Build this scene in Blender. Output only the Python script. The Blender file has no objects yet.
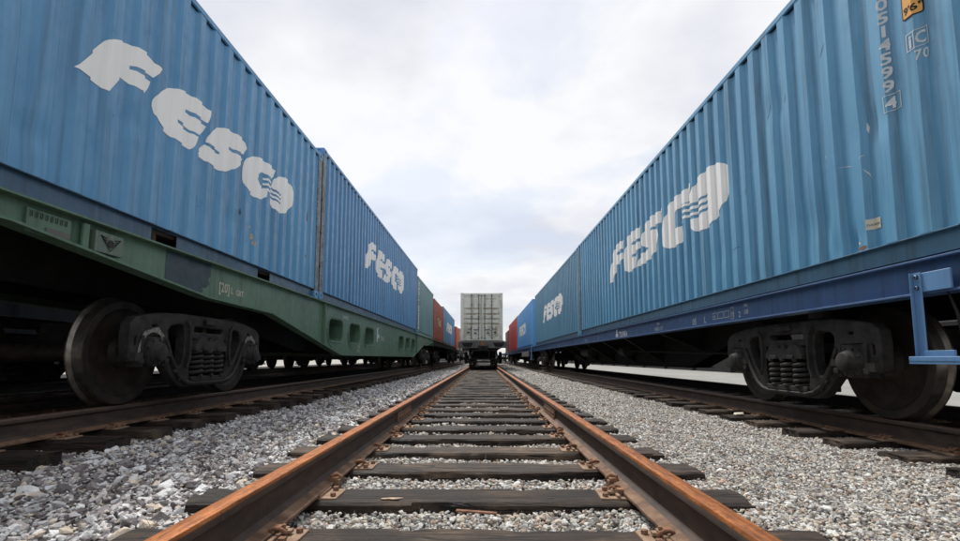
import bpy, bmesh, math, random
import numpy as np
from mathutils import Vector, Matrix, noise as mnoise
random.seed(7); rng = np.random.default_rng(7)
PI = math.pi
SC = bpy.context.scene
COL = SC.collection

# ------------------------------------------------------------------ camera, sky, sun, exposure
CAMZ = 0.663
cam_d = bpy.data.cameras.new('camera'); cam = bpy.data.objects.new('camera', cam_d); COL.objects.link(cam)
cam_d.lens = 18.45; cam_d.sensor_width = 36; cam_d.shift_y = 0.039
cam_d.clip_start = 0.05; cam_d.clip_end = 4000
cam.location = (0, 0, CAMZ)
cam.rotation_euler = (math.radians(90 + 5.85), 0, math.radians(0.466))
SC.camera = cam

SUN_EL, SUN_AZ = math.radians(58), math.radians(-23)      # azimuth from +Y, negative = to the left
W = bpy.data.worlds.new('World'); SC.world = W; W.use_nodes = True
nt = W.node_tree; nt.nodes.clear()
def N(t, **k):
    n = nt.nodes.new(t)
    for a, b in k.items(): setattr(n, a, b)
    return n
out = N('ShaderNodeOutputWorld'); bg = N('ShaderNodeBackground'); bg.inputs['Strength'].default_value = 0.1
sky = N('ShaderNodeTexSky', sky_type='NISHITA', sun_disc=False); sky.sun_elevation = SUN_EL; sky.sun_rotation = SUN_AZ
sky.air_density = 1.0; sky.dust_density = 2.0
tc = N('ShaderNodeTexCoord'); sep = N('ShaderNodeSeparateXYZ'); nt.links.new(tc.outputs['Generated'], sep.inputs[0])
zb = N('ShaderNodeMath', operation='MAXIMUM'); zb.inputs[1].default_value = 0.0; nt.links.new(sep.outputs['Z'], zb.inputs[0])
za = N('ShaderNodeMath', operation='ADD'); za.inputs[1].default_value = 0.22; nt.links.new(zb.outputs[0], za.inputs[0])
dx = N('ShaderNodeMath', operation='DIVIDE'); dy = N('ShaderNodeMath', operation='DIVIDE')
nt.links.new(sep.outputs['X'], dx.inputs[0]); nt.links.new(za.outputs[0], dx.inputs[1])
nt.links.new(sep.outputs['Y'], dy.inputs[0]); nt.links.new(za.outputs[0], dy.inputs[1])
cb = N('ShaderNodeCombineXYZ'); nt.links.new(dx.outputs[0], cb.inputs[0]); nt.links.new(dy.outputs[0], cb.inputs[1]); cb.inputs[2].default_value = 3.1
n1 = N('ShaderNodeTexNoise'); n1.inputs['Scale'].default_value = 1.15; n1.inputs['Detail'].default_value = 9; n1.inputs['Roughness'].default_value = 0.57; n1.inputs['Distortion'].default_value = 0.35
nt.links.new(cb.outputs[0], n1.inputs['Vector'])
r1 = N('ShaderNodeValToRGB'); r1.color_ramp.elements[0].position = 0.43; r1.color_ramp.elements[1].position = 0.51
r1.color_ramp.elements[0].color = (0.66, 0.66, 0.66, 1); r1.color_ramp.elements[1].color = (1, 1, 1, 1)
nt.links.new(n1.outputs['Fac'], r1.inputs[0])
n2 = N('ShaderNodeTexNoise'); n2.inputs['Scale'].default_value = 1.5; n2.inputs['Detail'].default_value = 6; n2.inputs['Roughness'].default_value = 0.5
mp = N('ShaderNodeMapping'); mp.inputs['Location'].default_value = (4.3, 1.7, 0); nt.links.new(cb.outputs[0], mp.inputs[0]); nt.links.new(mp.outputs[0], n2.inputs['Vector'])
r2 = N('ShaderNodeValToRGB'); r2.color_ramp.elements[0].position = 0.38; r2.color_ramp.elements[1].position = 0.54
r2.color_ramp.elements[0].color = (5.2, 5.35, 5.9, 1); r2.color_ramp.elements[1].color = (6.75, 6.82, 6.95, 1)
nt.links.new(n2.outputs['Fac'], r2.inputs[0])
mx = N('ShaderNodeMix', data_type='RGBA'); nt.links.new(r1.outputs[0], mx.inputs[0]); nt.links.new(sky.outputs[0], mx.inputs[6]); nt.links.new(r2.outputs[0], mx.inputs[7])
nt.links.new(mx.outputs[2], bg.inputs['Color']); nt.links.new(bg.outputs[0], out.inputs[0])

sun_d = bpy.data.lights.new('sun', 'SUN'); sun = bpy.data.objects.new('sun', sun_d); COL.objects.link(sun)
sun_d.energy = 3.0; sun_d.angle = math.radians(8); sun_d.color = (1, 0.965, 0.91)
sd = Vector((math.sin(SUN_AZ) * math.cos(SUN_EL), math.cos(SUN_AZ) * math.cos(SUN_EL), math.sin(SUN_EL)))
sun.rotation_euler = (-sd).to_track_quat('-Z', 'Y').to_euler(); sun.location = sd * 60
SC.view_settings.view_transform = 'Standard'; SC.view_settings.look = 'None'
SC.view_settings.exposure = 0.52; SC.view_settings.gamma = 1

# ------------------------------------------------------------------ materials
def new_mat(name):
    m = bpy.data.materials.new(name); m.use_nodes = True; t = m.node_tree; t.nodes.clear()
    o = t.nodes.new('ShaderNodeOutputMaterial'); b = t.nodes.new('ShaderNodeBsdfPrincipled'); t.links.new(b.outputs[0], o.inputs[0])
    return m, t, b
def noise_node(t, vec, scale, detail=4, rough=0.55, mapping=None, dist=0.0):
    if mapping is not None:
        mpn = t.nodes.new('ShaderNodeMapping'); mpn.inputs['Scale'].default_value = mapping; t.links.new(vec, mpn.inputs[0]); vec = mpn.outputs[0]
    n = t.nodes.new('ShaderNodeTexNoise'); n.inputs['Scale'].default_value = scale; n.inputs['Detail'].default_value = detail
    n.inputs['Roughness'].default_value = rough; n.inputs['Distortion'].default_value = dist; t.links.new(vec, n.inputs['Vector'])
    return n.outputs['Fac']
def ramp(t, fac, stops):
    r = t.nodes.new('ShaderNodeValToRGB'); e = r.color_ramp.elements
    while len(e) < len(stops): e.new(0.5)
    for el, (p, c) in zip(e, stops):
        el.position = p; el.color = (c, c, c, 1) if isinstance(c, (int, float)) else (*c, 1)
    t.links.new(fac, r.inputs[0]); return r.outputs[0]
def mix(t, fac, a, b, mode='MIX'):
    m = t.nodes.new('ShaderNodeMix'); m.data_type = 'RGBA'; m.blend_type = mode
    for s, v in ((0, fac), (6, a), (7, b)):
        if hasattr(v, 'is_linked'): t.links.new(v, m.inputs[s])
        elif isinstance(v, (int, float)): m.inputs[s].default_value = v
        else: m.inputs[s].default_value = (*v, 1)
    return m.outputs[2]
def rnd_coord(t):
    tcn = t.nodes.new('ShaderNodeTexCoord'); oi = t.nodes.new('ShaderNodeObjectInfo')
    mu = t.nodes.new('ShaderNodeMath'); mu.operation = 'MULTIPLY'; mu.inputs[1].default_value = 37.0; t.links.new(oi.outputs['Random'], mu.inputs[0])
    ad = t.nodes.new('ShaderNodeVectorMath'); ad.operation = 'ADD'; t.links.new(tcn.outputs['Object'], ad.inputs[0]); t.links.new(mu.outputs[0], ad.inputs[1])
    return ad.outputs[0], oi.outputs['Random']
def bump(t, b, h, strength, dist=0.01):
    bn = t.nodes.new('ShaderNodeBump'); bn.inputs['Strength'].default_value = strength; bn.inputs['Distance'].default_value = dist
    t.links.new(h, bn.inputs['Height']); t.links.new(bn.outputs[0], b.inputs['Normal'])
def paint(name, base, faded=None, rust=0.70, rustcol=(0.10, 0.045, 0.025), streak=0.35, rough=0.42, dirt=(0.03, 0.032, 0.035), bmp=0.15):
    """painted, weathered steel: faded patches, run-down streaks, rust specks and scuffs"""
    m, t, b = new_mat(name); v, rn = rnd_coord(t)
    faded = faded or tuple(min(1, c * 1.25 + 0.02) for c in base)
    c = mix(t, ramp(t, noise_node(t, v, 0.7, 5, 0.6), [(0.3, 0.0), (0.7, 1.0)]), base, faded)
    st = noise_node(t, v, 1.0, 6, 0.62, (3.0, 13.0, 0.55))
    c = mix(t, ramp(t, st, [(0.30, streak), (0.52, 0.0)]), c, dirt)
    sl = noise_node(t, v, 1.0, 5, 0.6, (4.0, 22.0, 0.9))
    c = mix(t, ramp(t, sl, [(0.56, 0.0), (0.75, streak * 0.55)]), c, tuple(min(1, q * 1.3 + 0.07) for q in faded))
    g = noise_node(t, v, 9, 8, 0.7)
    c = mix(t, ramp(t, g, [(rust, 0.0), (rust + 0.035, 0.85)]), c, rustcol)
    sc = noise_node(t, v, 1.0, 7, 0.75, (30.0, 9.0, 40.0), 0.8)
    c = mix(t, ramp(t, sc, [(rust + 0.01, 0.0), (rust + 0.05, 0.5)]), c, (0.45, 0.46, 0.46))
    t.links.new(c, b.inputs['Base Color'])
    t.links.new(ramp(t, g, [(0.35, rough - 0.1), (0.7, rough + 0.2)]), b.inputs['Roughness'])
    b.inputs['Specular IOR Level'].default_value = 0.5
    bump(t, b, noise_node(t, v, 3.5, 6, 0.6), bmp, 0.012)
    return m
def grime(name, a, c2, rough=0.8, scale=6, bmp=0.4, spec=0.3, metal=0.0, stretch=None):
    m, t, b = new_mat(name); v, rn = rnd_coord(t)
    f = noise_node(t, v, scale, 8, 0.65, stretch)
    t.links.new(mix(t, ramp(t, f, [(0.35, 0.0), (0.68, 1.0)]), a, c2), b.inputs['Base Color'])
    b.inputs['Roughness'].default_value = rough; b.inputs['Specular IOR Level'].default_value = spec; b.inputs['Metallic'].default_value = metal
    bump(t, b, noise_node(t, v, scale * 5, 6, 0.7), bmp, 0.004)
    return m
M = {}
M['blue_left'] = paint('faded_mid_blue_paint', (0.075, 0.245, 0.45), (0.115, 0.32, 0.54), streak=0.42, rust=0.675)
M['blue_second'] = paint('strong_blue_paint', (0.072, 0.225, 0.43), (0.095, 0.27, 0.50), streak=0.4)
M['blue_right'] = paint('sky_blue_paint', (0.085, 0.27, 0.45), (0.12, 0.33, 0.51), streak=0.5, rust=0.68)
M['blue_teal'] = paint('dull_teal_blue_paint', (0.09, 0.235, 0.36), (0.11, 0.275, 0.40), streak=0.45)
M['blue_bright'] = paint('bright_light_blue_paint', (0.10, 0.33, 0.66), (0.13, 0.37, 0.69), streak=0.25, rust=0.74)
M['green_box'] = paint('grey_green_paint', (0.12, 0.235, 0.26), (0.165, 0.295, 0.32), streak=0.55, rust=0.70)
M['red_box'] = paint('oxide_red_paint', (0.27, 0.055, 0.035), (0.33, 0.075, 0.05), streak=0.4)
M['orange_box'] = paint('orange_red_paint', (0.50, 0.095, 0.045), (0.55, 0.12, 0.06), streak=0.3)
M['crimson_box'] = paint('crimson_paint', (0.36, 0.03, 0.035), (0.42, 0.045, 0.045), streak=0.3)
M['maroon_box'] = paint('dark_maroon_paint', (0.09, 0.03, 0.03), (0.12, 0.04, 0.035), streak=0.4)
M['pale_box'] = paint('pale_grey_paint', (0.64, 0.64, 0.575), (0.72, 0.715, 0.64), rust=0.63, rustcol=(0.16, 0.08, 0.04), streak=0.5, dirt=(0.16, 0.12, 0.08))
M['green_sill'] = paint('wagon_green_paint', (0.075, 0.145, 0.095), (0.105, 0.19, 0.125), streak=0.5, dirt=(0.02, 0.025, 0.02), rust=0.69)
M['post'] = paint('rust_eaten_blue_post', (0.055, 0.10, 0.14), (0.085, 0.12, 0.14), rust=0.55, rustcol=(0.085, 0.045, 0.028), streak=0.75)
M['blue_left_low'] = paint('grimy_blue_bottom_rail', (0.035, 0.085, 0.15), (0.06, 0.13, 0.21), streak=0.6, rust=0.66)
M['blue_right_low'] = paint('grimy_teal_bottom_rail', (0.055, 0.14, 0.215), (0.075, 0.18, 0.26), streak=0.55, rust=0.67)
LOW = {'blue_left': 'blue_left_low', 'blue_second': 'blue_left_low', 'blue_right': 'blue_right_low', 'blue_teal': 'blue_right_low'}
M['plate_green'] = paint('greyish_green_casting', (0.085, 0.125, 0.095), (0.115, 0.16, 0.12), streak=0.7, rust=0.6, dirt=(0.03, 0.03, 0.03))
M['patch'] = paint('dark_teal_paint', (0.014, 0.036, 0.044), (0.019, 0.044, 0.053), streak=0.3)
M['blue_sill'] = paint('wagon_navy_paint', (0.040, 0.095, 0.215), (0.055, 0.12, 0.26), streak=0.45, dirt=(0.02, 0.02, 0.025), rust=0.69)
M['step_blue'] = paint('step_blue_paint', (0.10, 0.215, 0.40), (0.12, 0.25, 0.45), streak=0.25, rust=0.70)
M['dark'] = grime('sooty_dark_steel', (0.008, 0.008, 0.0085), (0.020, 0.019, 0.019), 0.8)
M['bogie'] = grime('oily_cast_steel', (0.008, 0.0078, 0.008), (0.040, 0.036, 0.033), 0.7, 9, 0.6, 0.3)
M['grey_deck'] = grime('dusty_grey_steel', (0.10, 0.10, 0.10), (0.17, 0.165, 0.155), 0.75, 4)
M['wheel'] = grime('brown_wheel_steel', (0.010, 0.009, 0.0085), (0.040, 0.028, 0.020), 0.6, 9, 0.35)
M['tread'] = grime('worn_bright_tread', (0.12, 0.105, 0.09), (0.27, 0.25, 0.22), 0.36, 12, 0.15, 0.5, 0.85)
M['white'] = paint('chalky_white_marking', (0.86, 0.85, 0.82), (0.90, 0.89, 0.86), streak=0.18, dirt=(0.50, 0.48, 0.45), rust=0.72)
M['white_dim'] = paint('thin_white_stencil', (0.52, 0.55, 0.56), (0.60, 0.62, 0.63), streak=0.4, dirt=(0.2, 0.22, 0.24), rust=0.66)
M['splash'] = grime('whitewash_splash', (0.20, 0.19, 0.17), (0.60, 0.58, 0.53), 0.9, 30, 0.3)
M['sign_orange'] = paint('sign_amber', (0.72, 0.33, 0.06), (0.76, 0.38, 0.08), streak=0.1, rust=0.75)
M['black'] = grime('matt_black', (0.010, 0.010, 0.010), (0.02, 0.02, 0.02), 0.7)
M['cream'] = grime('cream_label', (0.50, 0.47, 0.38), (0.62, 0.58, 0.48), 0.7)
M['stain'] = grime('rust_stain', (0.30, 0.22, 0.14), (0.50, 0.45, 0.36), 0.85, 10, 0.2)
M['splinter'] = grime('fresh_split_wood', (0.30, 0.20, 0.14), (0.58, 0.43, 0.33), 0.8, 30)
M['rusty'] = grime('scaly_rust', (0.16, 0.075, 0.038), (0.34, 0.19, 0.115), 0.85, 14, 0.8)
M['rust_bright'] = grime('orange_rust', (0.13, 0.06, 0.035), (0.28, 0.145, 0.09), 0.85, 25, 0.8)
M['plate'] = grime('rusty_plate', (0.17, 0.10, 0.065), (0.36, 0.25, 0.17), 0.85, 12, 0.7)
M['concrete'] = grime('pale_concrete', (0.22, 0.217, 0.205), (0.31, 0.305, 0.285), 0.9, 0.8, 0.3)
M['roof_pale'] = grime('pale_sheet_roof', (0.42, 0.45, 0.47), (0.52, 0.55, 0.57), 0.7, 0.4, 0.1)
M['wall_dark'] = grime('soot_dark_brick', (0.012, 0.012, 0.013), (0.026, 0.025, 0.025), 0.95, 1.2, 0.5)
M['gondola'] = grime('dull_black_wagon_paint', (0.010, 0.010, 0.011), (0.025, 0.022, 0.022), 0.85, 2)
M['floor'] = grime('container_floor', (0.06, 0.045, 0.03), (0.10, 0.075, 0.05), 0.85)

def mat_rail_head():
    m, t, b = new_mat('worn_rust_rail_head'); v, rn = rnd_coord(t)
    f = noise_node(t, v, 1.0, 7, 0.6, (60, 7, 30)); g = noise_node(t, v, 48, 9, 0.75)
    c = mix(t, ramp(t, f, [(0.32, 0.0), (0.66, 1.0)]), (0.15, 0.052, 0.020), (0.43, 0.155, 0.045))
    c = mix(t, ramp(t, g, [(0.50, 0.0), (0.66, 0.85)]), c, (0.075, 0.032, 0.018))
    c = mix(t, ramp(t, noise_node(t, v, 1.0, 5, 0.6, (110, 9, 90)), [(0.62, 0.0), (0.72, 0.5)]), c, (0.50, 0.27, 0.13))
    t.links.new(c, b.inputs['Base Color']); b.inputs['Metallic'].default_value = 0.45; b.inputs['Specular IOR Level'].default_value = 0.25
    t.links.new(ramp(t, g, [(0.3, 0.36), (0.7, 0.62)]), b.inputs['Roughness'])
    bump(t, b, g, 0.3, 0.002); return m
def mat_rail_side():
    m, t, b = new_mat('dark_rusty_rail_web'); v, rn = rnd_coord(t)
    f = noise_node(t, v, 1.0, 8, 0.65, (8, 5, 16)); g = noise_node(t, v, 35, 8, 0.7)
    c = mix(t, ramp(t, f, [(0.35, 0.0), (0.7, 1.0)]), (0.028, 0.019, 0.015), (0.085, 0.052, 0.036))
    c = mix(t, ramp(t, g, [(0.6, 0.0), (0.75, 0.6)]), c, (0.17, 0.09, 0.055))
    t.links.new(c, b.inputs['Base Color']); b.inputs['Roughness'].default_value = 0.75
    bump(t, b, g, 0.6, 0.003); return m
def mat_wood():
    m, t, b = new_mat('tarred_weathered_wood'); v, rn = rnd_coord(t)
    gr = noise_node(t, v, 1.0, 9, 0.68, (1.2, 34, 34), 0.8); lg = noise_node(t, v, 2.4, 5, 0.6); fine = noise_node(t, v, 1.0, 8, 0.75, (9, 150, 150))
    c = mix(t, ramp(t, gr, [(0.33, 0.0), (0.68, 1.0)]), (0.009, 0.007, 0.006), (0.070, 0.045, 0.032))
    c = mix(t, ramp(t, lg, [(0.48, 0.0), (0.66, 0.8)]), c, mix(t, ramp(t, fine, [(0.4, 0.0), (0.62, 1.0)]), (0.05, 0.034, 0.025), (0.26, 0.19, 0.135)))
    hv = t.nodes.new('ShaderNodeHueSaturation'); t.links.new(c, hv.inputs['Color']); t.links.new(ramp(t, rn, [(0.0, 0.45), (1.0, 1.25)]), hv.inputs['Value'])
    t.links.new(hv.outputs[0], b.inputs['Base Color']); t.links.new(ramp(t, lg, [(0.3, 0.5), (0.7, 0.85)]), b.inputs['Roughness'])
    b.inputs['Specular IOR Level'].default_value = 0.3
    return_h = mix(t, 0.5, gr, fine); crk = noise_node(t, v, 1.0, 3, 0.5, (0.8, 13, 16), 1.2)
    crack = ramp(t, crk, [(0.475, 1.0), (0.495, 0.0), (0.510, 0.0), (0.53, 1.0)])
    c2 = mix(t, crack, (0.004, 0.0035, 0.003), hv.outputs[0]); t.links.new(c2, b.inputs['Base Color'])
    bump(t, b, mix(t, 0.6, return_h, crack, 'MULTIPLY'), 1.0, 0.016); return m
def mat_stone(name, cols):
    m, t, b = new_mat(name)
    tcn = t.nodes.new('ShaderNodeTexCoord'); oi = t.nodes.new('ShaderNodeObjectInfo'); rn = oi.outputs['Random']
    r = t.nodes.new('ShaderNodeValToRGB'); r.color_ramp.interpolation = 'CONSTANT'; e = r.color_ramp.elements
    while len(e) < len(cols): e.new(0.5)
    for i, (el, c) in enumerate(zip(e, cols)): el.position = i / len(cols); el.color = (*c, 1)
    t.links.new(rn, r.inputs[0])
    f = noise_node(t, tcn.outputs['Object'], 2.2, 6, 0.7)
    c = mix(t, ramp(t, f, [(0.42, 0.0), (0.75, 0.35)]), r.outputs[0], (0.40, 0.385, 0.36))
    t.links.new(c, b.inputs['Base Color']); b.inputs['Roughness'].default_value = 0.8; b.inputs['Specular IOR Level'].default_value = 0.3
    bump(t, b, noise_node(t, tcn.outputs['Object'], 5, 5, 0.7), 0.5, 0.1); return m
def mat_ground(name, cols, scale, bmp=0.8, big=None):
    m, t, b = new_mat(name); tcn = t.nodes.new('ShaderNodeTexCoord'); v = tcn.outputs['Object']
    vo = t.nodes.new('ShaderNodeTexVoronoi'); vo.inputs['Scale'].default_value = scale; t.links.new(v, vo.inputs['Vector'])
    sp = t.nodes.new('ShaderNodeSeparateColor'); t.links.new(vo.outputs['Color'], sp.inputs[0])
    c = ramp(t, sp.outputs[0], [(i / (len(cols) - 1), q) for i, q in enumerate(cols)])
    if big: c = mix(t, ramp(t, noise_node(t, v, 0.6, 5, 0.6), [(0.4, 0.0), (0.7, 0.6)]), c, big)
    t.links.new(c, b.inputs['Base Color']); b.inputs['Roughness'].default_value = 0.95; b.inputs['Specular IOR Level'].default_value = 0.1
    bump(t, b, vo.outputs['Distance'], bmp, 0.03); return m
M['rail_head'] = mat_rail_head(); M['rail_side'] = mat_rail_side(); M['wood'] = mat_wood()
M['rail_foot'] = grime('rusty_rail_foot', (0.095, 0.052, 0.032), (0.25, 0.155, 0.10), 0.8, 10, 0.7)
M['rail_dull'] = grime('dull_brown_rail_head', (0.075, 0.045, 0.032), (0.15, 0.095, 0.07), 0.5, 20, 0.3, 0.4, 0.3)
M['stone_left'] = mat_stone('grey_ballast_stone', [(0.566, 0.552, 0.552), (0.153, 0.132, 0.136), (0.779, 0.779, 0.779), (0.255, 0.224, 0.23), (0.85, 0.85, 0.85), (0.453, 0.411, 0.396), (0.119, 0.102, 0.106), (0.651, 0.609, 0.595), (0.85, 0.85, 0.85), (0.286, 0.255, 0.26), (0.68, 0.581, 0.467), (0.51, 0.496, 0.51)])
M['stone_right'] = mat_stone('cream_ballast_stone', [(0.56, 0.53, 0.46), (0.38, 0.355, 0.33), (0.74, 0.72, 0.66), (0.25, 0.23, 0.22), (0.64, 0.57, 0.47), (0.46, 0.45, 0.43), (0.80, 0.79, 0.76), (0.42, 0.34, 0.27), (0.54, 0.53, 0.51), (0.20, 0.18, 0.18), (0.62, 0.61, 0.58), (0.52, 0.38, 0.29)])
M['bed'] = mat_ground('ballast_bed', [(0.10, 0.095, 0.09), (0.26, 0.25, 0.235), (0.20, 0.19, 0.18), (0.38, 0.36, 0.33)], 38)
M['shade_soil'] = mat_ground('shade_darkened_soil', [(0.018, 0.017, 0.016), (0.045, 0.042, 0.040), (0.03, 0.028, 0.027)], 25, 0.8)  # very dark tone stands in for shade under and beside the wagons
M['far'] = mat_ground('pale_dusty_ground', [(0.28, 0.27, 0.25), (0.36, 0.345, 0.32), (0.32, 0.305, 0.28)], 4, 0.3, (0.30, 0.29, 0.26))

# ------------------------------------------------------------------ mesh helpers
class MB:
    def __init__(s): s.v = []; s.f = []; s.m = []; s.mats = []
    def mi(s, mat):
        if mat not in s.mats: s.mats.append(mat)
        return s.mats.index(mat)
    def add(s, vs, fs, mat):
        o = len(s.v); i = s.mi(mat); s.v += [tuple(p) for p in vs]
        for f in fs: s.f.append(tuple(o + k for k in f)); s.m.append(i)
    def box(s, x0, x1, y0, y1, z0, z1, mat):
        x0, x1 = min(x0, x1), max(x0, x1); y0, y1 = min(y0, y1), max(y0, y1); z0, z1 = min(z0, z1), max(z0, z1)
        s.add([(x0, y0, z0), (x1, y0, z0), (x1, y1, z0), (x0, y1, z0), (x0, y0, z1), (x1, y0, z1), (x1, y1, z1), (x0, y1, z1)],
              [(0, 3, 2, 1), (4, 5, 6, 7), (0, 1, 5, 4), (1, 2, 6, 5), (2, 3, 7, 6), (3, 0, 4, 7)], mat)
    def prism(s, poly, axis, a, b, mat):
        """poly: 2D loop in the plane across axis ('x': (y,z), 'y': (x,z), 'z': (x,y)), from a to b"""
        def P(p, t): return {'x': (t, p[0], p[1]), 'y': (p[0], t, p[1]), 'z': (p[0], p[1], t)}[axis]
        n = len(poly); vs = [P(p, a) for p in poly] + [P(p, b) for p in poly]
        s.add(vs, [tuple(range(n)), tuple(range(2 * n - 1, n - 1, -1))] + [(i, i + n, (i + 1) % n + n, (i + 1) % n) for i in range(n)], mat)
    def lathe(s, prof, axis, c, mat, n=24, mats=None):
        """prof: list of (along, radius); closed by zero radii at its ends if given"""
        vs = []; fs = []
        for (t, r) in prof:
            for k in range(n):
                a = 2 * PI * k / n; u, w = r * math.cos(a), r * math.sin(a)
                vs.append({'x': (c[0] + t, c[1] + u, c[2] + w), 'y': (c[0] + u, c[1] + t, c[2] + w), 'z': (c[0] + u, c[1] + w, c[2] + t)}[axis])
        for j in range(len(prof) - 1):
            fj = [(j * n + k, j * n + (k + 1) % n, (j + 1) * n + (k + 1) % n, (j + 1) * n + k) for k in range(n)]
            s.add([], [], mat)
            o = s._o if j else None
            if j == 0: s._o = len(s.v); s.v += vs
            i = s.mi(mats[j] if mats else mat)
            for f in fj: s.f.append(tuple(s._o + q for q in f)); s.m.append(i)
    def cyl(s, axis, c, r, a, b, mat, n=16):
        s.lathe([(a, 0.0001), (a, r), (b, r), (b, 0.0001)], axis, c, mat, n)
    def tube(s, pts, r, mat, n=8, cap=True):
        pts = [Vector(p) for p in pts]; rings = []
        for i, p in enumerate(pts):
            d = (pts[min(i + 1, len(pts) - 1)] - pts[max(i - 1, 0)]).normalized()
            if i == 0:
                u = d.orthogonal().normalized()
            else:
                u = (u - d * u.dot(d)); u = u.normalized() if u.length > 1e-6 else d.orthogonal().normalized()
            w = d.cross(u); rings.append([p + (u * math.cos(2 * PI * k / n) + w * math.sin(2 * PI * k / n)) * r for k in range(n)])
        vs = [q for rr in rings for q in rr]
        fs = [(j * n + k, (j + 1) * n + k, (j + 1) * n + (k + 1) % n, j * n + (k + 1) % n) for j in range(len(pts) - 1) for k in range(n)]
        if cap: fs += [tuple(range(n)), tuple((len(pts) - 1) * n + k for k in range(n - 1, -1, -1))]
        s.add(vs, fs, mat)
    def mesh(s, name, bevel=0.0, smooth=35):
        me = bpy.data.meshes.new(name); me.from_pydata(s.v, [], s.f)
        for m in s.mats: me.materials.append(M[m])
        me.polygons.foreach_set('material_index', s.m)
        bm = bmesh.new(); bm.from_mesh(me)
        bmesh.ops.remove_doubles(bm, verts=bm.verts, dist=1e-5)
        bmesh.ops.recalc_face_normals(bm, faces=bm.faces)
        if bevel:
            es = [e for e in bm.edges if len(e.link_faces) == 2 and e.calc_face_angle(0) > math.radians(50)]
            bmesh.ops.bevel(bm, geom=es, offset=bevel, segments=1, affect='EDGES', clamp_overlap=True)
        bm.to_mesh(me); bm.free()
        if smooth:
            me.polygons.foreach_set('use_smooth', [True] * len(me.polygons)); me.set_sharp_from_angle(angle=math.radians(smooth))
        return me

def link(name, me, parent=None, loc=(0, 0, 0), rot=(0, 0, 0), scale=None):
    o = bpy.data.objects.new(name, me); COL.objects.link(o); o.location = loc; o.rotation_euler = rot
    if scale: o.scale = scale
    if parent: o.parent = parent
    return o
def thing(name, label, cat, loc=(0, 0, 0), rotz=0.0, group=None):
    o = link(name, None, None, loc, (0, 0, rotz)); o.empty_display_size = 0.3
    o['label'] = label; o['category'] = cat
    if group: o['group'] = group
    return o
def tag(o, label, cat, group=None):
    o['label'] = label; o['category'] = cat
    if group: o['group'] = group
    return o
def structure(name, me):
    o = link(name, me); o['kind'] = 'structure'; return o

def filled(loops, thick=0.0, bevel=0.0):
    """a flat or extruded plate with holes in (u, v); returns a temp mesh in u, v, w"""
    cu = bpy.data.curves.new('outline', 'CURVE'); cu.dimensions = '2D'; cu.fill_mode = 'BOTH'
    cu.extrude = max(thick / 2 - bevel, 0); cu.bevel_depth = bevel; cu.bevel_resolution = 0
    for lp in loops:
        sp = cu.splines.new('POLY'); sp.points.add(len(lp) - 1); sp.use_cyclic_u = True
        for p, q in zip(sp.points, lp): p.co = (q[0], q[1], 0, 1)
    o = bpy.data.objects.new('outline', cu); me = bpy.data.meshes.new_from_object(o)
    bpy.data.objects.remove(o); bpy.data.curves.remove(cu); return me
FONT = None
def text_mesh(txt, size, extrude=0.0, bold=0.0, sx=1.0):
    cu = bpy.data.curves.new('txt', 'FONT'); cu.body = txt; cu.size = size; cu.extrude = extrude; cu.offset = bold; cu.resolution_u = 2
    o = bpy.data.objects.new('txt', cu); me = bpy.data.meshes.new_from_object(o); bpy.data.objects.remove(o); bpy.data.curves.remove(cu)
    for v in me.vertices: v.co.x *= sx
    return me
def remap(me, fn, mat, name):
    me.name = name
    for v in me.vertices: v.co = fn(v.co)
    me.materials.clear(); me.materials.append(M[mat])
    bm = bmesh.new(); bm.from_mesh(me); bmesh.ops.recalc_face_normals(bm, faces=bm.faces); bm.to_mesh(me); bm.free()
    return me
def rrect(x0, x1, y0, y1, r, n=5):
    pts = []
    for cx, cy, a0 in ((x1 - r, y1 - r, 0), (x0 + r, y1 - r, PI / 2), (x0 + r, y0 + r, PI), (x1 - r, y0 + r, 1.5 * PI)):
        for k in range(n): a = a0 + PI / 2 * k / (n - 1); pts.append((cx + r * math.cos(a), cy + r * math.sin(a)))
    return pts

# ------------------------------------------------------------------ the three tracks: where things stand along them
# each frame: (x at y=0, slope dx/dy, height of the rail top)
LEFT, RIGHT, MID = (-4.19, 0.005, 0.240), (4.27, -0.006, 0.155), (-0.055, 0.0, 0.195)
FARL = (-9.3, 0.0, 0.20)
def at(tr, y, z=0.0): return (tr[0] + tr[1] * y, y, tr[2] + z)
def rz(tr): return -math.atan(tr[1])

# ------------------------------------------------------------------ ground
def sheet(name, x0, x1, y0, y1, z, mat, nx=1, ny=1, fn=None):
    mb = MB(); vs = []; fs = []
    for j in range(ny + 1):
        for i in range(nx + 1):
            x = x0 + (x1 - x0) * i / nx; y = y0 + (y1 - y0) * j / ny; vs.append((x, y, z + (fn(x, y) if fn else 0)))
    for j in range(ny):
        for i in range(nx): a = j * (nx + 1) + i; fs.append((a, a + 1, a + nx + 2, a + nx + 1))
    mb.add(vs, fs, mat); return structure(name, mb.mesh(name, smooth=60 if fn else 0))
sheet('ground', -900, 900, -300, 2500, -0.16, 'far')
sheet('shade_dark_ground', -21, 6.85, -4, 420, -0.130, 'shade_soil')  # wagon shade put into the ground colour, up to the yard's shadow edge
def bed_h(x, y): return 0.012 * mnoise.noise(Vector((x * 1.7, y * 1.7, 0))) + 0.008 * mnoise.noise(Vector((x * 6, y * 6, 4)))
sheet('ballast_bed', -3.75, 3.95, -0.5, 50, -0.098, 'bed', 60, 300, bed_h)
sheet('paved_yard', 6.85, 60, -6, 400, -0.035, 'concrete')

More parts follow.
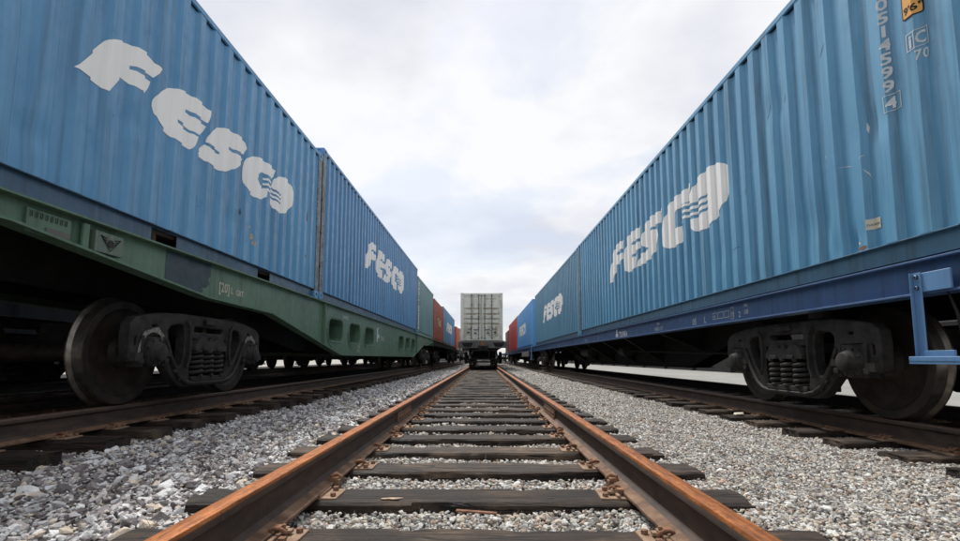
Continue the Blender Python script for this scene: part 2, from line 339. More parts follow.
# ------------------------------------------------------------------ ballast stones
stone_cols = {}
for key, flat in (('stone_left', 0.55), ('stone_right', 0.68)):
    c = bpy.data.collections.new('stones_' + key); stone_cols[key] = c
    for i in range(7):
        bm = bmesh.new()
        for k in range(11 if key == 'stone_left' else 14):
            p = Vector(rng.normal(size=3)); p.normalize(); p = Vector((p.x * rng.uniform(.8, 1.15), p.y * rng.uniform(.55, 0.9), p.z * flat * rng.uniform(.75, 1.1)))
            bm.verts.new(p * 0.5)
        bmesh.ops.convex_hull(bm, input=bm.verts)
        bmesh.ops.delete(bm, geom=[v for v in bm.verts if not v.link_faces], context='VERTS')
        bmesh.ops.bevel(bm, geom=[e for e in bm.edges], offset=0.014 if key == 'stone_left' else 0.025, segments=1, affect='EDGES')
        bmesh.ops.recalc_face_normals(bm, faces=bm.faces)
        me = bpy.data.meshes.new('stone'); bm.to_mesh(me); bm.free(); me.materials.append(M[key])
        c.objects.link(bpy.data.objects.new('stone', me))
def stone_group(key):
    g = bpy.data.node_groups.new('place_' + key, 'GeometryNodeTree')
    g.interface.new_socket('Geometry', in_out='INPUT', socket_type='NodeSocketGeometry'); g.interface.new_socket('Geometry', in_out='OUTPUT', socket_type='NodeSocketGeometry')
    gi = g.nodes.new('NodeGroupInput'); go = g.nodes.new('NodeGroupOutput'); ip = g.nodes.new('GeometryNodeInstanceOnPoints')
    ci = g.nodes.new('GeometryNodeCollectionInfo'); ci.inputs['Collection'].default_value = stone_cols[key]
    ci.inputs['Separate Children'].default_value = True; ci.inputs['Reset Children'].default_value = True
    def attr(n, dt): a = g.nodes.new('GeometryNodeInputNamedAttribute'); a.data_type = dt; a.inputs['Name'].default_value = n; return a.outputs['Attribute']
    g.links.new(gi.outputs[0], ip.inputs['Points']); g.links.new(ci.outputs[0], ip.inputs['Instance'])
    ip.inputs['Pick Instance'].default_value = True
    g.links.new(attr('pick', 'INT'), ip.inputs['Instance Index']); g.links.new(attr('scl', 'FLOAT'), ip.inputs['Scale'])
    e = g.nodes.new('FunctionNodeEulerToRotation'); g.links.new(attr('rot', 'FLOAT_VECTOR'), e.inputs[0]); g.links.new(e.outputs[0], ip.inputs['Rotation'])
    g.links.new(ip.outputs[0], go.inputs[0]); return g
stone_groups = {k: stone_group(k) for k in stone_cols}
SLEEP_Y0, SLEEP_DY = 1.897, 0.593
def near_sleeper(y):       # distance from the nearest sleeper's centre line on the middle track
    k = np.round((y - SLEEP_Y0) / SLEEP_DY); return np.abs(y - SLEEP_Y0 - k * SLEEP_DY)
def scatter(name, key, regions):
    P = []; S = []
    for (x0, x1, y0, y1, size, cover, zt) in regions:
        step = size * cover
        nx = max(1, int((x1 - x0) / step)); ny = max(1, int((y1 - y0) / step))
        gx, gy = np.meshgrid((np.arange(nx) + .5) / nx * (x1 - x0) + x0, (np.arange(ny) + .5) / ny * (y1 - y0) + y0)
        gx = gx.ravel() + rng.uniform(-.6, .6, gx.size) * step; gy = gy.ravel() + rng.uniform(-.6, .6, gy.size) * step
        s = size * np.exp(rng.normal(0, 0.33, gx.size)); s = np.clip(s, size * .5, size * 2.1)
        z = zt - s * 0.30 + rng.uniform(-.38, .25, gx.size) * size
        z += 0.012 * np.sin(gx * 2.3 + gy * 1.1) * np.cos(gy * 1.7 - gx) + 0.006 * np.sin(gx * 9 + gy * 7)
        z -= .030 * np.clip((gx - 2.2) / .8, 0, 1)
        inx = (np.abs(gx + 0.055) < 1.36); on = inx & (near_sleeper(gy) < 0.142 + s * 0.30)
        kr = np.round((gy - 0.7) / 0.593); onr = (np.abs(gx - 4.27 + .006 * gy) < 1.33) & (np.abs(gy - .7 - kr * .593) < .140) & (kr < 60) & (rng.random(gx.size) > .04)
        on |= onr
        ok = ~on
        P.append(np.stack([gx, gy, z], 1)[ok]); S.append(s[ok])
    P = np.concatenate(P); S = np.concatenate(S); n = len(P)
    me = bpy.data.meshes.new(name); me.vertices.add(n); me.vertices.foreach_set('co', P.ravel())
    a = me.attributes.new('scl', 'FLOAT', 'POINT'); a.data.foreach_set('value', S)
    a = me.attributes.new('pick', 'INT', 'POINT'); a.data.foreach_set('value', rng.integers(0, 7, n).astype(np.int32))
    R = np.stack([rng.normal(0, .35, n), rng.normal(0, .35, n), rng.uniform(0, 6.28, n)], 1)
    a = me.attributes.new('rot', 'FLOAT_VECTOR', 'POINT'); a.data.foreach_set('vector', R.ravel())
    o = link(name, me); o['kind'] = 'stuff'; md = o.modifiers.new('stones', 'NODES'); md.node_group = stone_groups[key]
    return o, n
ZS = -0.035
o, n = scatter('ballast_stones', 'stone_left', [
    (-3.7, -1.3, 1.6, 7, 0.085, 0.66, ZS + .004), (-3.7, -1.3, 1.6, 7, 0.030, 0.95, ZS), (-3.7, -1.3, 7, 14, 0.078, 0.66, ZS), (-3.7, -1.3, 14, 30, 0.08, 0.75, ZS), (-3.5, -1.3, 30, 60, 0.12, 0.8, ZS)])
tag(o, 'coarse grey and purple ballast stones between middle track and left track', 'gravel')
print('left stones', n)
o, n = scatter('ballast_stones', 'stone_right', [
    (-1.4, 1.3, 1.15, 4.5, 0.037, 0.68, -0.034), (-1.4, 1.3, 1.15, 4.5, 0.022, 1.1, -0.034), (-1.4, 1.3, 4.5, 12, 0.045, 0.70, -0.036), (-1.35, 1.3, 12, 34, 0.07, 0.8, -0.045),
    (1.2, 3.9, 1.2, 4.5, 0.026, 0.66, ZS - .005), (1.2, 3.9, 1.2, 5.5, 0.044, 2.6, ZS), (1.2, 3.9, 4.5, 9, 0.032, 0.68, ZS - .005), (1.2, 4.1, 9, 18, 0.042, 0.72, ZS - .005), (1.2, 4.0, 18, 34, 0.07, 0.8, ZS), (1.2, 3.8, 34, 60, 0.12, 0.8, ZS)])
tag(o, 'fine cream and grey gravel around middle track and towards right track', 'gravel')
print('right stones', n)

# ------------------------------------------------------------------ rails and sleepers
def rail_mesh(name, y0, y1, head, seg=3.0):
    prof = [(-.075, 0), (.075, 0), (.075, .011), (.03, .026), (.0095, .045), (.0095, .125), (.022, .138), (.0365, .145), (.0375, .168), (.031, .1785), (.012, .181), (-.012, .181), (-.031, .1785), (-.0375, .168), (-.0365, .145), (-.022, .138), (-.0095, .125), (-.0095, .045), (-.03, .026), (-.075, .011)]
    n = len(prof); ys = np.linspace(y0, y1, max(2, int((y1 - y0) / seg))); mb = MB(); mb.mi('rail_side')
    vs = [(x, y, z - .181) for y in ys for x, z in prof]; mb.v = [tuple(v) for v in vs]
    for j in range(len(ys) - 1):
        for k in range(n):
            k2 = (k + 1) % n; mat = head if k in (8, 9, 10, 11, 12) else ('rail_foot' if k in (1, 2, 18, 19) else 'rail_side')
            mb.f.append((j * n + k, j * n + k2, (j + 1) * n + k2, (j + 1) * n + k)); mb.m.append(mb.mi(mat))
    mb.f.append(tuple(range(n))); mb.m.append(0); return mb.mesh(name, smooth=40)
def sleeper_mesh(seed, L=2.65):
    r = random.Random(seed); mb = MB(); nx = 40; w, h = .132, .17
    prof = [(-w, -h), (-w, -.012), (-w + .014, 0), (-.06, .001), (-.02, -.001), (.03, .0), (.08, .001), (w - .014, 0), (w, -.012), (w, -h)]
    vs = []
    for i in range(nx + 1):
        x = -L / 2 + L * i / nx; e = 1 if i in (0, nx) else 0
        for (y, z) in prof:
            q = mnoise.noise(Vector((x * 3 + seed * 9, y * 9, z * 9))) ; q2 = mnoise.noise(Vector((x * 14 + seed * 5, y * 25, z * 20 + 3)))
            yy = y + .008 * q + .004 * q2; zz = z + (.004 * q + .003 * q2 if z > -.1 else 0)
            if abs(abs(y) - w) < .02 and z > -.05: yy -= math.copysign(max(0, q2 - .15) * .05, y); zz -= max(0, q2 - .15) * .03
            vs.append((x + e * r.uniform(-.012, .012), yy, zz))
    n = len(prof); fs = [(i * n + k, i * n + k + 1, (i + 1) * n + k + 1, (i + 1) * n + k) for i in range(nx) for k in range(n - 1)]
    fs += [tuple(range(n)), tuple(nx * n + k for k in range(n - 1, -1, -1))]
    mb.add(vs, fs, 'wood'); return mb.mesh('sleeper', smooth=28)
SLEEPERS = [sleeper_mesh(i) for i in range(5)]
def plate_mesh():
    mb = MB(); mb.box(-.17, .17, -.085, .085, 0.0, .013, 'plate'); mb.box(-.095, -.078, -.08, .08, .013, .026, 'plate'); mb.box(.078, .095, -.08, .08, .013, .026, 'plate')
    for sx in (-1, 1): mb.cyl('z', (sx * .145, .05, 0), .014, .013, .03, 'rust_bright', 6); mb.box(sx * .125 - .012, sx * .125 + .012, -.07, -.045, .013, .032, 'rust_bright')
    return mb.mesh('base_plate', 0.002, 30)
def clip_mesh(s):
    """spring clip: a bent bar that hooks over the rail foot, with its bolt; s = +1 lies on +x side of the rail"""
    mb = MB()
    arc = [(.055, .0, .034), (.060, .0, .050), (.075, .0, .062), (.095, .0, .060), (.110, .0, .046), (.116, .004, .030), (.112, .016, .018)]
    mb.tube([(s * x, y - .022, (.012 + (z - .012) * .55)) for x, y, z in arc], .0072, 'rust_bright', 8)
    mb.box(s * .062, s * .128, .002, .030, .013, .024, 'plate'); mb.box(s * .055, s * .085, -.004, .036, .024, .036, 'rusty')
    mb.cyl('z', (s * .098, .012, 0), .014, .012, .030, 'plate', 6); mb.cyl('z', (s * .098, .012, 0), .007, .030, .044, 'rusty', 8)
    return mb.mesh('rail_clip', 0, 45)
PLATE = plate_mesh(); CLIPS = {1: clip_mesh(1), -1: clip_mesh(-1)}
RC = 0.797
def anchor_mesh(s):
    mb = MB(); mb.box(s * .045, s * .092, -.03, .03, .010, .034, 'rusty'); mb.box(s * .066, s * .100, -.028, .022, -.045, .022, 'rail_foot'); mb.tube([(s * .05, -.02, .034), (s * .075, .0, .044), (s * .10, .02, .02)], .012, 'rusty', 7)
    return mb.mesh('rail_anchor', .004, 40)
ANCH = {1: anchor_mesh(1), -1: anchor_mesh(-1)}
def jointbar_mesh(s):
    mb = MB(); mb.prism([(s * .012, .036), (s * .034, .032), (s * .026, .075), (s * .034, .128), (s * .012, .132)], 'y', -.4, .4, 'rail_foot')
    for y in (-.33, -.2, -.065, .065, .2, .33): mb.cyl('x', (0, y, .082), .017, s * .024, s * .048, 'rusty', 6)
    return mb.mesh('joint_bar', .003, 40)
def track(label, tr, y0, y1, ylen, spacing, ytie, head, n_plate, n_clip, seat=0.181 + .013, jitter=.012, seed=1):
    t = thing('railway_track', label, 'railway track', (tr[0], 0, 0), 0); ang = rz(tr); r = random.Random(seed)
    rm = rail_mesh('rail', -3, ylen, head)
    for s in (-1, 1):
        ro = link('rail', rm, t, (s * RC, 0, tr[2]), (0, 0, ang))
        if tr is MID:
            for y in (5.2 if s < 0 else 5.5, 17.6 if s < 0 else 17.9):
                for q in (-1, 1): link('joint_bar', JB[q], ro, (0, y, -.181))
            for k in range(12):
                if k % 3 == 1: link('rail_anchor', ANCH[-s], ro, (0, SLEEP_Y0 + SLEEP_DY * k + .165, -.181))
    k = 0; y = ytie
    while y < y1:
        so = link('sleeper', SLEEPERS[r.randrange(5)], t, (tr[1] * y + r.uniform(-.03, .03) + (0.0), y + r.uniform(-jitter, jitter), tr[2] - seat - 0.001 + r.uniform(-.004, .002)), (0, 0, ang + r.uniform(-.008, .008) + (PI if r.random() < .5 else 0)))
        flip = abs(so.rotation_euler.z) > 1
        if k < n_plate:
            for s in (-1, 1):
                link('base_plate', PLATE, so, (s * RC, 0, -.004), (0, 0, r.uniform(-.03, .03)))
                if k < n_clip:
                    for q in (-1, 1):
                      if r.random() < .78: link('rail_clip', CLIPS[q], so, (s * RC, r.uniform(-.006, .006), .003))
        k += 1; y += spacing
    return t
JB = {1: jointbar_mesh(1), -1: jointbar_mesh(-1)}
track('worn middle railway track with orange rusty rail heads running to the grey container wagon', MID, 0, 47, 75, SLEEP_DY, SLEEP_Y0 - SLEEP_DY, 'rail_head', 34, 22)
track('dull brown railway track on the left under the green flat wagon', LEFT, 0, 62, 75, 0.593, 0.9, 'rail_dull', 16, 10, jitter=.03, seed=4)
track('dull brown railway track on the right under the navy flat wagon, sleepers half buried', RIGHT, 0, 62, 75, 0.593, 0.7, 'rail_dull', 16, 8, seat=0.181 - .010, jitter=.012, seed=9)
track('far left railway track under the black open wagons', FARL, 0, 75, 80, 0.6, 0.5, 'rail_dull', 0, 0, seed=12)

# ------------------------------------------------------------------ containers
PITCH = .278; BR = (0.0, .100, .138, .240, .278)
AMP = {1: .88}
def depth(a, sd=0): return depth0(a) * AMP.get(sd, 1.12)
def depth0(a):
    q = (a - .06) % PITCH
    if q < BR[1]: return 0.0
    if q < BR[2]: return -.036 * (q - BR[1]) / (BR[2] - BR[1])
    if q < BR[3]: return -.036
    return -.036 * (1 - (q - BR[3]) / (BR[4] - BR[3]))
def breaks(a0, a1):
    out = []; k = math.floor((a0 - .06) / PITCH) - 1
    while True:
        for b in BR[:4]:
            v = .06 + k * PITCH + b
            if a0 < v < a1: out.append(v)
            if v > a1: return out
        k += 1
DENTS = {1: [(.61, .42, .10, .022), (1.45, .93, .13, .020), (1.55, .80, .06, -.012), (3.05, .55, .12, .014), (4.75, 1.7, .16, .016), (.35, 1.3, .2, .018)], 7: [(11.10, .22, .12, .024), (10.2, 1.9, .16, .016), (8.9, .6, .2, .012), (11.4, 1.1, .14, .015), (10.7, .5, .22, .014)]}
def dent(a, z, sd):
    return base_dent(a, z, sd) - sum(d * math.exp(-((a - ca) ** 2 + (z - cz) ** 2) / (r * r)) for ca, cz, r, d in DENTS.get(sd, ()))
def base_dent(a, z, sd): return .0045 * mnoise.noise(Vector((a * .55, z * .7, sd))) + .0028 * mnoise.noise(Vector((a * 2.4, z * 1.9, sd + 5)))
HW = 1.245
WALL_H = {}
def side_wall_mesh(L, H, mat, seed):
    """corrugated wall at x = +HW, a from 0..L along y from -L/2"""
    A = [.085] + breaks(.085, L - .085) + [L - .085]; nz = 42 if seed in DENTS else 14; z0, z1 = .150, H - .065; WALL_H[seed] = (H, nz); mb = MB(); vs = []
    for a in A:
        for k in range(nz + 1):
            z = z0 + (z1 - z0) * k / nz; vs.append((HW - .006 + depth(a, seed) + dent(a, z, seed), a - L / 2, z))
    n = nz + 1; mb.add(vs, [(i * n + k, (i + 1) * n + k, (i + 1) * n + k + 1, i * n + k + 1) for i in range(len(A) - 1) for k in range(nz)], mat)
    return mb.mesh('side_wall', smooth=14)
def decal_on_wall(flat, L, side, a0, z0, seed, mat, sub='marking', flip_text=True, off=.0035):
    """flat mesh in (u right as read, v up); read left to right from outside. Follows the corrugation."""
    bm = bmesh.new(); bm.from_mesh(flat)
    for v in bm.verts: v.co = Vector((v.co.x + a0, v.co.y + z0, 0))
    if not bm.verts: return None
    u0 = min(v.co.x for v in bm.verts); u1 = max(v.co.x for v in bm.verts)
    cv = lambda u: u          # the right-hand wall is the same mesh turned half round
    lo, hi = sorted((cv(u0), cv(u1)))
    for b in breaks(lo, hi):
        bmesh.ops.bisect_plane(bm, geom=bm.verts[:] + bm.edges[:] + bm.faces[:], plane_co=(cv(b), 0, 0), plane_no=(1, 0, 0), dist=1e-5)
    H, nz = WALL_H[seed]; zlo = min(v.co.y for v in bm.verts); zhi = max(v.co.y for v in bm.verts)
    for k in range(nz + 1):
        zz = .150 + (H - .215) * k / nz
        if zlo < zz < zhi: bmesh.ops.bisect_plane(bm, geom=bm.verts[:] + bm.edges[:] + bm.faces[:], plane_co=(0, zz, 0), plane_no=(0, 1, 0), dist=1e-5)
    for v in bm.verts:
        a = cv(v.co.x); z = v.co.y; v.co = Vector((side * (HW - .006 + depth(a, seed) + dent(a, z, seed) + off), side * (a - L / 2), z))
    bm.normal_update()
    for f in bm.faces:
        if f.normal.x * side < 0: f.normal_flip()
    me = bpy.data.meshes.new(sub); bm.to_mesh(me); bm.free(); me.materials.append(M[mat]); return me
LOGO = dict(
 F=[(3.52,1.07),(3.64,1.27),(3.78,1.49),(3.93,1.67),(4.12,1.8),(4.35,1.84),(4.53,1.84),(4.83,1.80),(4.80,1.72),(4.78,1.64),(4.45,1.67),(4.30,1.645),(4.27,1.59),(4.75,1.56),(4.68,1.45),(4.5,1.37),(4.25,1.37),(4.12,1.26),(4.02,1.15),(3.91,1.07),(3.72,1.04)],
 E=[(4.84,1.14),(4.81,1.28),(4.82,1.45),(4.90,1.63),(5.06,1.79),(5.25,1.83),(5.45,1.835),(5.85,1.81),(5.94,1.81),(5.91,1.70),(5.86,1.61),(5.59,1.60),(5.45,1.62),(5.36,1.60),(5.34,1.565),(5.5,1.55),(5.87,1.545),(5.86,1.43),(5.57,1.37),(5.28,1.36),(5.25,1.335),(5.28,1.31),(5.67,1.31),(5.62,1.15),(5.46,1.07),(5.25,1.05),(5.02,1.06)],
 S=[(5.65,1.07),(5.73,1.2),(5.84,1.28),(6.0,1.27),(6.2,1.26),(6.29,1.28),(6.28,1.31),(6.1,1.34),(5.95,1.42),(5.93,1.52),(5.98,1.62),(6.11,1.73),(6.30,1.81),(6.5,1.83),(6.75,1.81),(7.05,1.8),(7.01,1.70),(6.93,1.60),(6.7,1.60),(6.50,1.62),(6.45,1.595),(6.47,1.57),(6.68,1.56),(6.80,1.50),(6.83,1.40),(6.75,1.25),(6.60,1.15),(6.36,1.08),(6.0,1.05)],
 C=[(7.03,1.15),(6.98,1.28),(7.0,1.43),(7.08,1.60),(7.24,1.74),(7.46,1.81),(7.72,1.82),(7.92,1.80),(8.17,1.83),(8.14,1.70),(8.08,1.61),(7.94,1.60),(7.78,1.61),(7.60,1.58),(7.51,1.49),(7.48,1.37),(7.54,1.31),(7.67,1.31),(7.85,1.31),(7.84,1.18),(7.80,1.07),(7.64,1.04),(7.39,1.04),(7.17,1.08)],
 O=[(8.10,1.57),(8.12,1.66),(8.22,1.75),(8.40,1.82),(8.62,1.85),(8.87,1.83),(9.04,1.78),(9.17,1.69),(9.23,1.56),(9.22,1.42),(9.12,1.27),(8.97,1.17),(8.80,1.09),(8.62,1.05),(8.41,1.05),(8.22,1.09),(8.12,1.17),(8.10,1.26),
    (8.10,1.30),(8.35,1.27),(8.62,1.31),(8.63,1.345),(8.35,1.32),(8.10,1.35),(8.10,1.39),(8.35,1.36),(8.62,1.40),(8.63,1.435),(8.35,1.41),(8.10,1.44),(8.10,1.48),(8.35,1.455),(8.62,1.49),(8.63,1.525),(8.35,1.50),(8.10,1.53)])
WAVES = [[(7.72, z), (7.9, z + .035), (8.10, z + .0), (8.10, z + .042), (7.9, z + .075), (7.74, z + .04)] for z in (1.345, 1.435, 1.525)]
LOGO_OLD = dict(
 F=[(0.87,1.05),(1.13,1.43),(1.18,1.475),(1.25,1.515),(1.34,1.55),(1.46,1.59),(1.57,1.61),(1.64,1.61),(1.70,1.595),(1.76,1.58),(1.73,1.52),(1.69,1.455),(1.62,1.45),(1.55,1.435),(1.46,1.415),(1.41,1.395),(1.41,1.365),(1.47,1.375),(1.55,1.39),(1.66,1.40),(1.64,1.33),(1.60,1.265),(1.52,1.245),(1.43,1.235),(1.30,1.235),(1.18,1.04)],
 E=[(1.69,1.20),(1.70,1.28),(1.77,1.38),(1.85,1.45),(1.95,1.51),(2.05,1.55),(2.17,1.58),(2.30,1.60),(2.50,1.61),(2.56,1.60),(2.56,1.53),(2.54,1.455),(2.41,1.44),(2.31,1.43),(2.24,1.43),(2.17,1.415),(2.17,1.385),(2.27,1.385),(2.37,1.395),(2.53,1.41),(2.48,1.33),(2.41,1.25),(2.29,1.235),(2.2,1.235),(2.1,1.24),(2.02,1.235),(2.02,1.205),(2.1,1.20),(2.2,1.205),(2.36,1.215),(2.33,1.12),(2.26,1.04),(2.13,1.035),(2.0,1.035),(1.87,1.04),(1.77,1.08),(1.71,1.13)],
 S=[(2.36,1.04),(2.44,1.14),(2.52,1.21),(2.60,1.195),(2.7,1.20),(2.80,1.22),(2.81,1.245),(2.75,1.25),(2.64,1.24),(2.53,1.24),(2.54,1.31),(2.60,1.40),(2.67,1.46),(2.76,1.515),(2.89,1.565),(3.06,1.60),(3.21,1.61),(3.36,1.61),(3.38,1.54),(3.34,1.45),(3.2,1.42),(3.08,1.40),(2.97,1.395),(2.96,1.365),(3.06,1.36),(3.18,1.37),(3.31,1.38),(3.25,1.30),(3.14,1.19),(2.95,1.08),(2.81,1.03),(2.60,1.03)],
 C=[(3.38,1.42),(3.52,1.51),(3.71,1.57),(3.92,1.59),(4.21,1.59),(4.19,1.49),(4.10,1.42),(3.91,1.43),(3.79,1.41),(3.69,1.34),(3.67,1.26),(3.73,1.21),(3.83,1.20),(3.97,1.21),(3.95,1.12),(3.85,1.04),(3.67,1.01),(3.51,1.02),(3.39,1.06),(3.33,1.14),(3.32,1.28)],
 O=[(4.16,1.40),(4.20,1.47),(4.30,1.54),(4.45,1.59),(4.60,1.61),(4.76,1.59),(4.83,1.49),(4.84,1.36),(4.79,1.24),(4.67,1.13),(4.50,1.05),(4.30,1.02),(4.18,1.04),(4.10,1.09),(4.09,1.16),
    (4.30,1.15),(4.45,1.18),(4.45,1.205),(4.30,1.18),(4.09,1.19),(4.09,1.225),(4.30,1.21),(4.45,1.24),(4.45,1.265),(4.30,1.24),(4.10,1.255),(4.10,1.29),(4.30,1.27),(4.45,1.30),(4.45,1.325),(4.30,1.305),(4.12,1.32)])
WAVES_OLD = [[(3.86, z), (3.98, z + .03), (4.10, z), (4.10, z + .032), (3.98, z + .06), (3.88, z + .032)] for z in (1.185, 1.255, 1.325)]

CASTING = None
def casting_mesh(mat):
    me = filled([rrect(-.089, .089, -.059, .059, .012, 3), rrect(-.045, .045, -.030, .030, .028, 4)], .03, .003)
    mb = MB(); h = .0889; mb.box(-.075, .075, -.075, .075, -.052, .052, mat)
    bm = bmesh.new(); bm.from_mesh(me); bm.verts.ensure_lookup_table()
    vs = [v.co.copy() for v in bm.verts]; fs = [[v.index for v in f.verts] for f in bm.faces]; bm.free()
    for s in (-1, 1): mb.add([(s * (.075) + v.z, v.x, v.y) for v in vs], fs, mat); mb.add([(v.x, s * .075 + v.z, v.y) for v in vs], fs, mat)
    return mb.mesh('corner_casting', 0, 30)
CAST = {}
def dark_of(mat): return mat
def container(label, tr, y0, L, zb, H, mat, side, seed, group, doors=False, rustpost=False, forks=False, ends='end_wall', xoff=0.0):
    c = thing('shipping_container', label, 'container', at(tr, y0 + L / 2, zb), rz(tr), group); c.location.x += xoff
    sw = side_wall_mesh(L, H, mat, seed)
    link('side_wall', sw, c); link('side_wall', sw, c, rot=(0, 0, PI))
    for s in (-1, 1):
        mb = MB(); mb.box(s * (HW - .060), s * HW, -L / 2 + .165, L / 2 - .165, H - .066, H - .006, mat); mb.box(s * (HW - .058), s * (HW - .010), -L / 2 + .17, L / 2 - .17, H - .074, H - .067, 'black'); link('top_rail', mb.mesh('top_rail', .004), c)  # thin black box paints the shade under the rail's overhang
        mb = MB()
        rs = [(-L / 2 + .165, L / 2 - .165)]
        if forks: rs = [(-L / 2 + .165, -1.205), (-.845, .845), (1.205, L / 2 - .165)]
        for a, b in rs:
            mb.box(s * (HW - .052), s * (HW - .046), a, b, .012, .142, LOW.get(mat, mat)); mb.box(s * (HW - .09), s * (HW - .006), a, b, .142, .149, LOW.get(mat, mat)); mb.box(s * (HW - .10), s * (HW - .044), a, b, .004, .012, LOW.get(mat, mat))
        if forks:
            for q in (-1.025, 1.025): mb.box(s * (HW - .09), s * (HW - .046), q - .18, q + .18, .130, .141, LOW.get(mat, mat)); mb.box(s * .2, s * (HW - .046), q - .18, q + .18, .004, .010, LOW.get(mat, mat))
            for a, b in ((-1.205, -.845), (.845, 1.205)): mb.box(s * (HW - .09), s * (HW - .0065), a, b, .1422, .1488, LOW.get(mat, mat))
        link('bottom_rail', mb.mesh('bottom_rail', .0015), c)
    mb = MB(); mb.box(-HW + .09, HW - .09, -L / 2 + .1, L / 2 - .1, .1, .15, 'floor')
    k = -L / 2 + .4
    while k < L / 2 - .3: mb.box(-HW + .09, HW - .09, k, k + .05, .02, .1, 'floor'); k += .5
    link('floor', mb.mesh('floor'), c)
    mb = MB(); k = -L / 2 + .2; vs = []; n = int((L - .4) / .11)
    for i in range(n + 1):
        y = -L / 2 + .2 + (L - .4) * i / n; z = H - .022 + (.010 if i % 2 else -.010); vs += [(-HW + .05, y, z), (HW - .05, y, z)]
    mb.add(vs, [(2 * i, 2 * i + 1, 2 * i + 3, 2 * i + 2) for i in range(n)], mat)
    for e in (-1, 1): mb.box(-HW + .06, HW - .06, e * (L / 2 - .21), e * (L / 2 - .1), H - .03, H - .012, mat)
    link('roof', mb.mesh('roof', smooth=0), c)
    if mat not in CAST: CAST[mat] = casting_mesh(mat)
    post = MB(); post.prism([(-.075, -.09), (.083, -.09), (.083, .085), (.045, .085), (.045, -.055), (-.075, -.055)], 'z', .118, H - .118, 'post' if rustpost else mat); pm = post.mesh('corner_post', .004)
    for sx in (-1, 1):
        for sy in (-1, 1):
            link('corner_post', pm, c, (sx * (HW - .085), sy * (L / 2 - .09), 0), (0, 0, 0), (sx, -sy, 1))
            for z in (.059, H - .059): link('corner_casting', CAST[mat], c, (sx * (HW - .0895 + .002), sy * (L / 2 - .0895), z))
    # ends
    for sy in (-1, 1):
        if sy < 0 and doors: continue
        mb = MB(); A = np.arange(-1.08, 1.081, .072); vs = []
        for i, x in enumerate(A):
            d = (.0, .0, -.045, -.045)[i % 4]; y = sy * (L / 2 - .04 + d); vs += [(x, y, .15), (x, y, H - .1)]
        mb.add(vs, [(2 * i, 2 * i + 2, 2 * i + 3, 2 * i + 1) for i in range(len(A) - 1)], mat)
        mb.box(-1.08, 1.08, sy * (L / 2 - .09), sy * (L / 2 - .02), .01, .15, mat); mb.box(-1.08, 1.08, sy * (L / 2 - .09), sy * (L / 2 - .02), H - .1, H - .01, mat)
        link('end_wall', mb.mesh('end_wall', smooth=0), c)
    return c
def soften(lp, n=2):
    for _ in range(n):
        o_ = []; m = len(lp)
        for i in range(m):
            p, q, r_ = Vector(lp[i - 1]), Vector(lp[i]), Vector(lp[(i + 1) % m]); a, b = q - p, r_ - q
            if a.length < 1e-6 or b.length < 1e-6: continue
            if abs(a.angle_signed(b)) > math.radians(30) or min(a.length, b.length) < .02: o_.append(tuple(q))
            else: o_ += [tuple(q - a * .27), tuple(q + b * .27)]
        lp = o_
    return lp
def logo_on(c, L, side, seed, loops, a_shift, z_shift, mat='white', waves=None, slant=1.0):
    for ch, lp in loops.items():
        me = decal_on_wall(filled([soften(lp)]), L, side, a_shift, z_shift, seed, mat, 'letter'); link('letter', me, c)
    if waves:
        me = decal_on_wall(filled(waves), L, side, a_shift, z_shift, seed, mat, 'wave_mark'); link('wave_mark', me, c)
def text_on(c, L, side, seed, txt, size, a, z, mat='white_dim', off=.0035, vertical=False, sx=1.0, bold=0.0, name='lettering', ang=0.0, pitch=None):
    if vertical:
        for i, ch in enumerate(txt):
            if ch == ' ': continue
            me = decal_on_wall(text_mesh(ch, size, 0, bold, sx), L, side, a, z - i * (pitch or size * .92), seed, mat, name, off=off); link(name, me, c)
    else:
        tm = text_mesh(txt, size, 0, bold, sx)
        if ang:
            R = Matrix.Rotation(ang, 4, 'Z')
            for v in tm.vertices: v.co = R @ v.co
        me = decal_on_wall(tm, L, side, a, z, seed, mat, name, off=off); link(name, me, c)

GL = 'containers on the left train'; GR = 'containers on the right train'
ZL, ZR = 1.463, 1.208
c = container('near left blue container, 20 foot, with widely spaced old lettering and fork pockets', LEFT, 2.46, 6.06, ZL, 2.59, 'blue_left', 1, 1, GL, forks=True, rustpost=True)
logo_on(c, 6.06, 1, 1, LOGO_OLD, 0, 0, waves=WAVES_OLD)
text_on(c, 6.06, 1, 1, 'FESCO TRANSPORTATION GROUP', .062, 5.07, 2.0, vertical=False, sx=.9, ang=-PI / 2)
text_on(c, 6.06, 1, 1, '22G1', .075, 5.38, 2.02, vertical=False, sx=.9, ang=-PI / 2)
# bare rusty scrapes
for (a, z, w, h, mt) in ((5.43, 1.28, .05, .22, 'rust_bright'), (3.62, .50, .10, .10, 'splash'), (3.68, .42, .09, .07, 'splash'), (3.58, .60, .05, .06, 'splash'), (3.33, .72, .06, .09, 'patch'), (5.42, .62, .05, .07, 'rusty')):
    pts = [(w / 2 * math.cos(q) * random.uniform(.6, 1.2), h / 2 * math.sin(q) * random.uniform(.6, 1.2)) for q in np.linspace(0, 2 * PI, 14)[:-1]]
    link('bare_patch', decal_on_wall(filled([pts]), 6.06, 1, a, z, 1, mt, 'bare_patch', off=.0015), c)
c = container('taller strong blue container, second on the left train, with compact white lettering', LEFT, 8.58, 12.19, ZL + .01, 2.76, 'blue_second', 1, 2, GL, rustpost=True)
logo_on(c, 12.19, 1, 2, LOGO, -.35, .12, waves=WAVES)
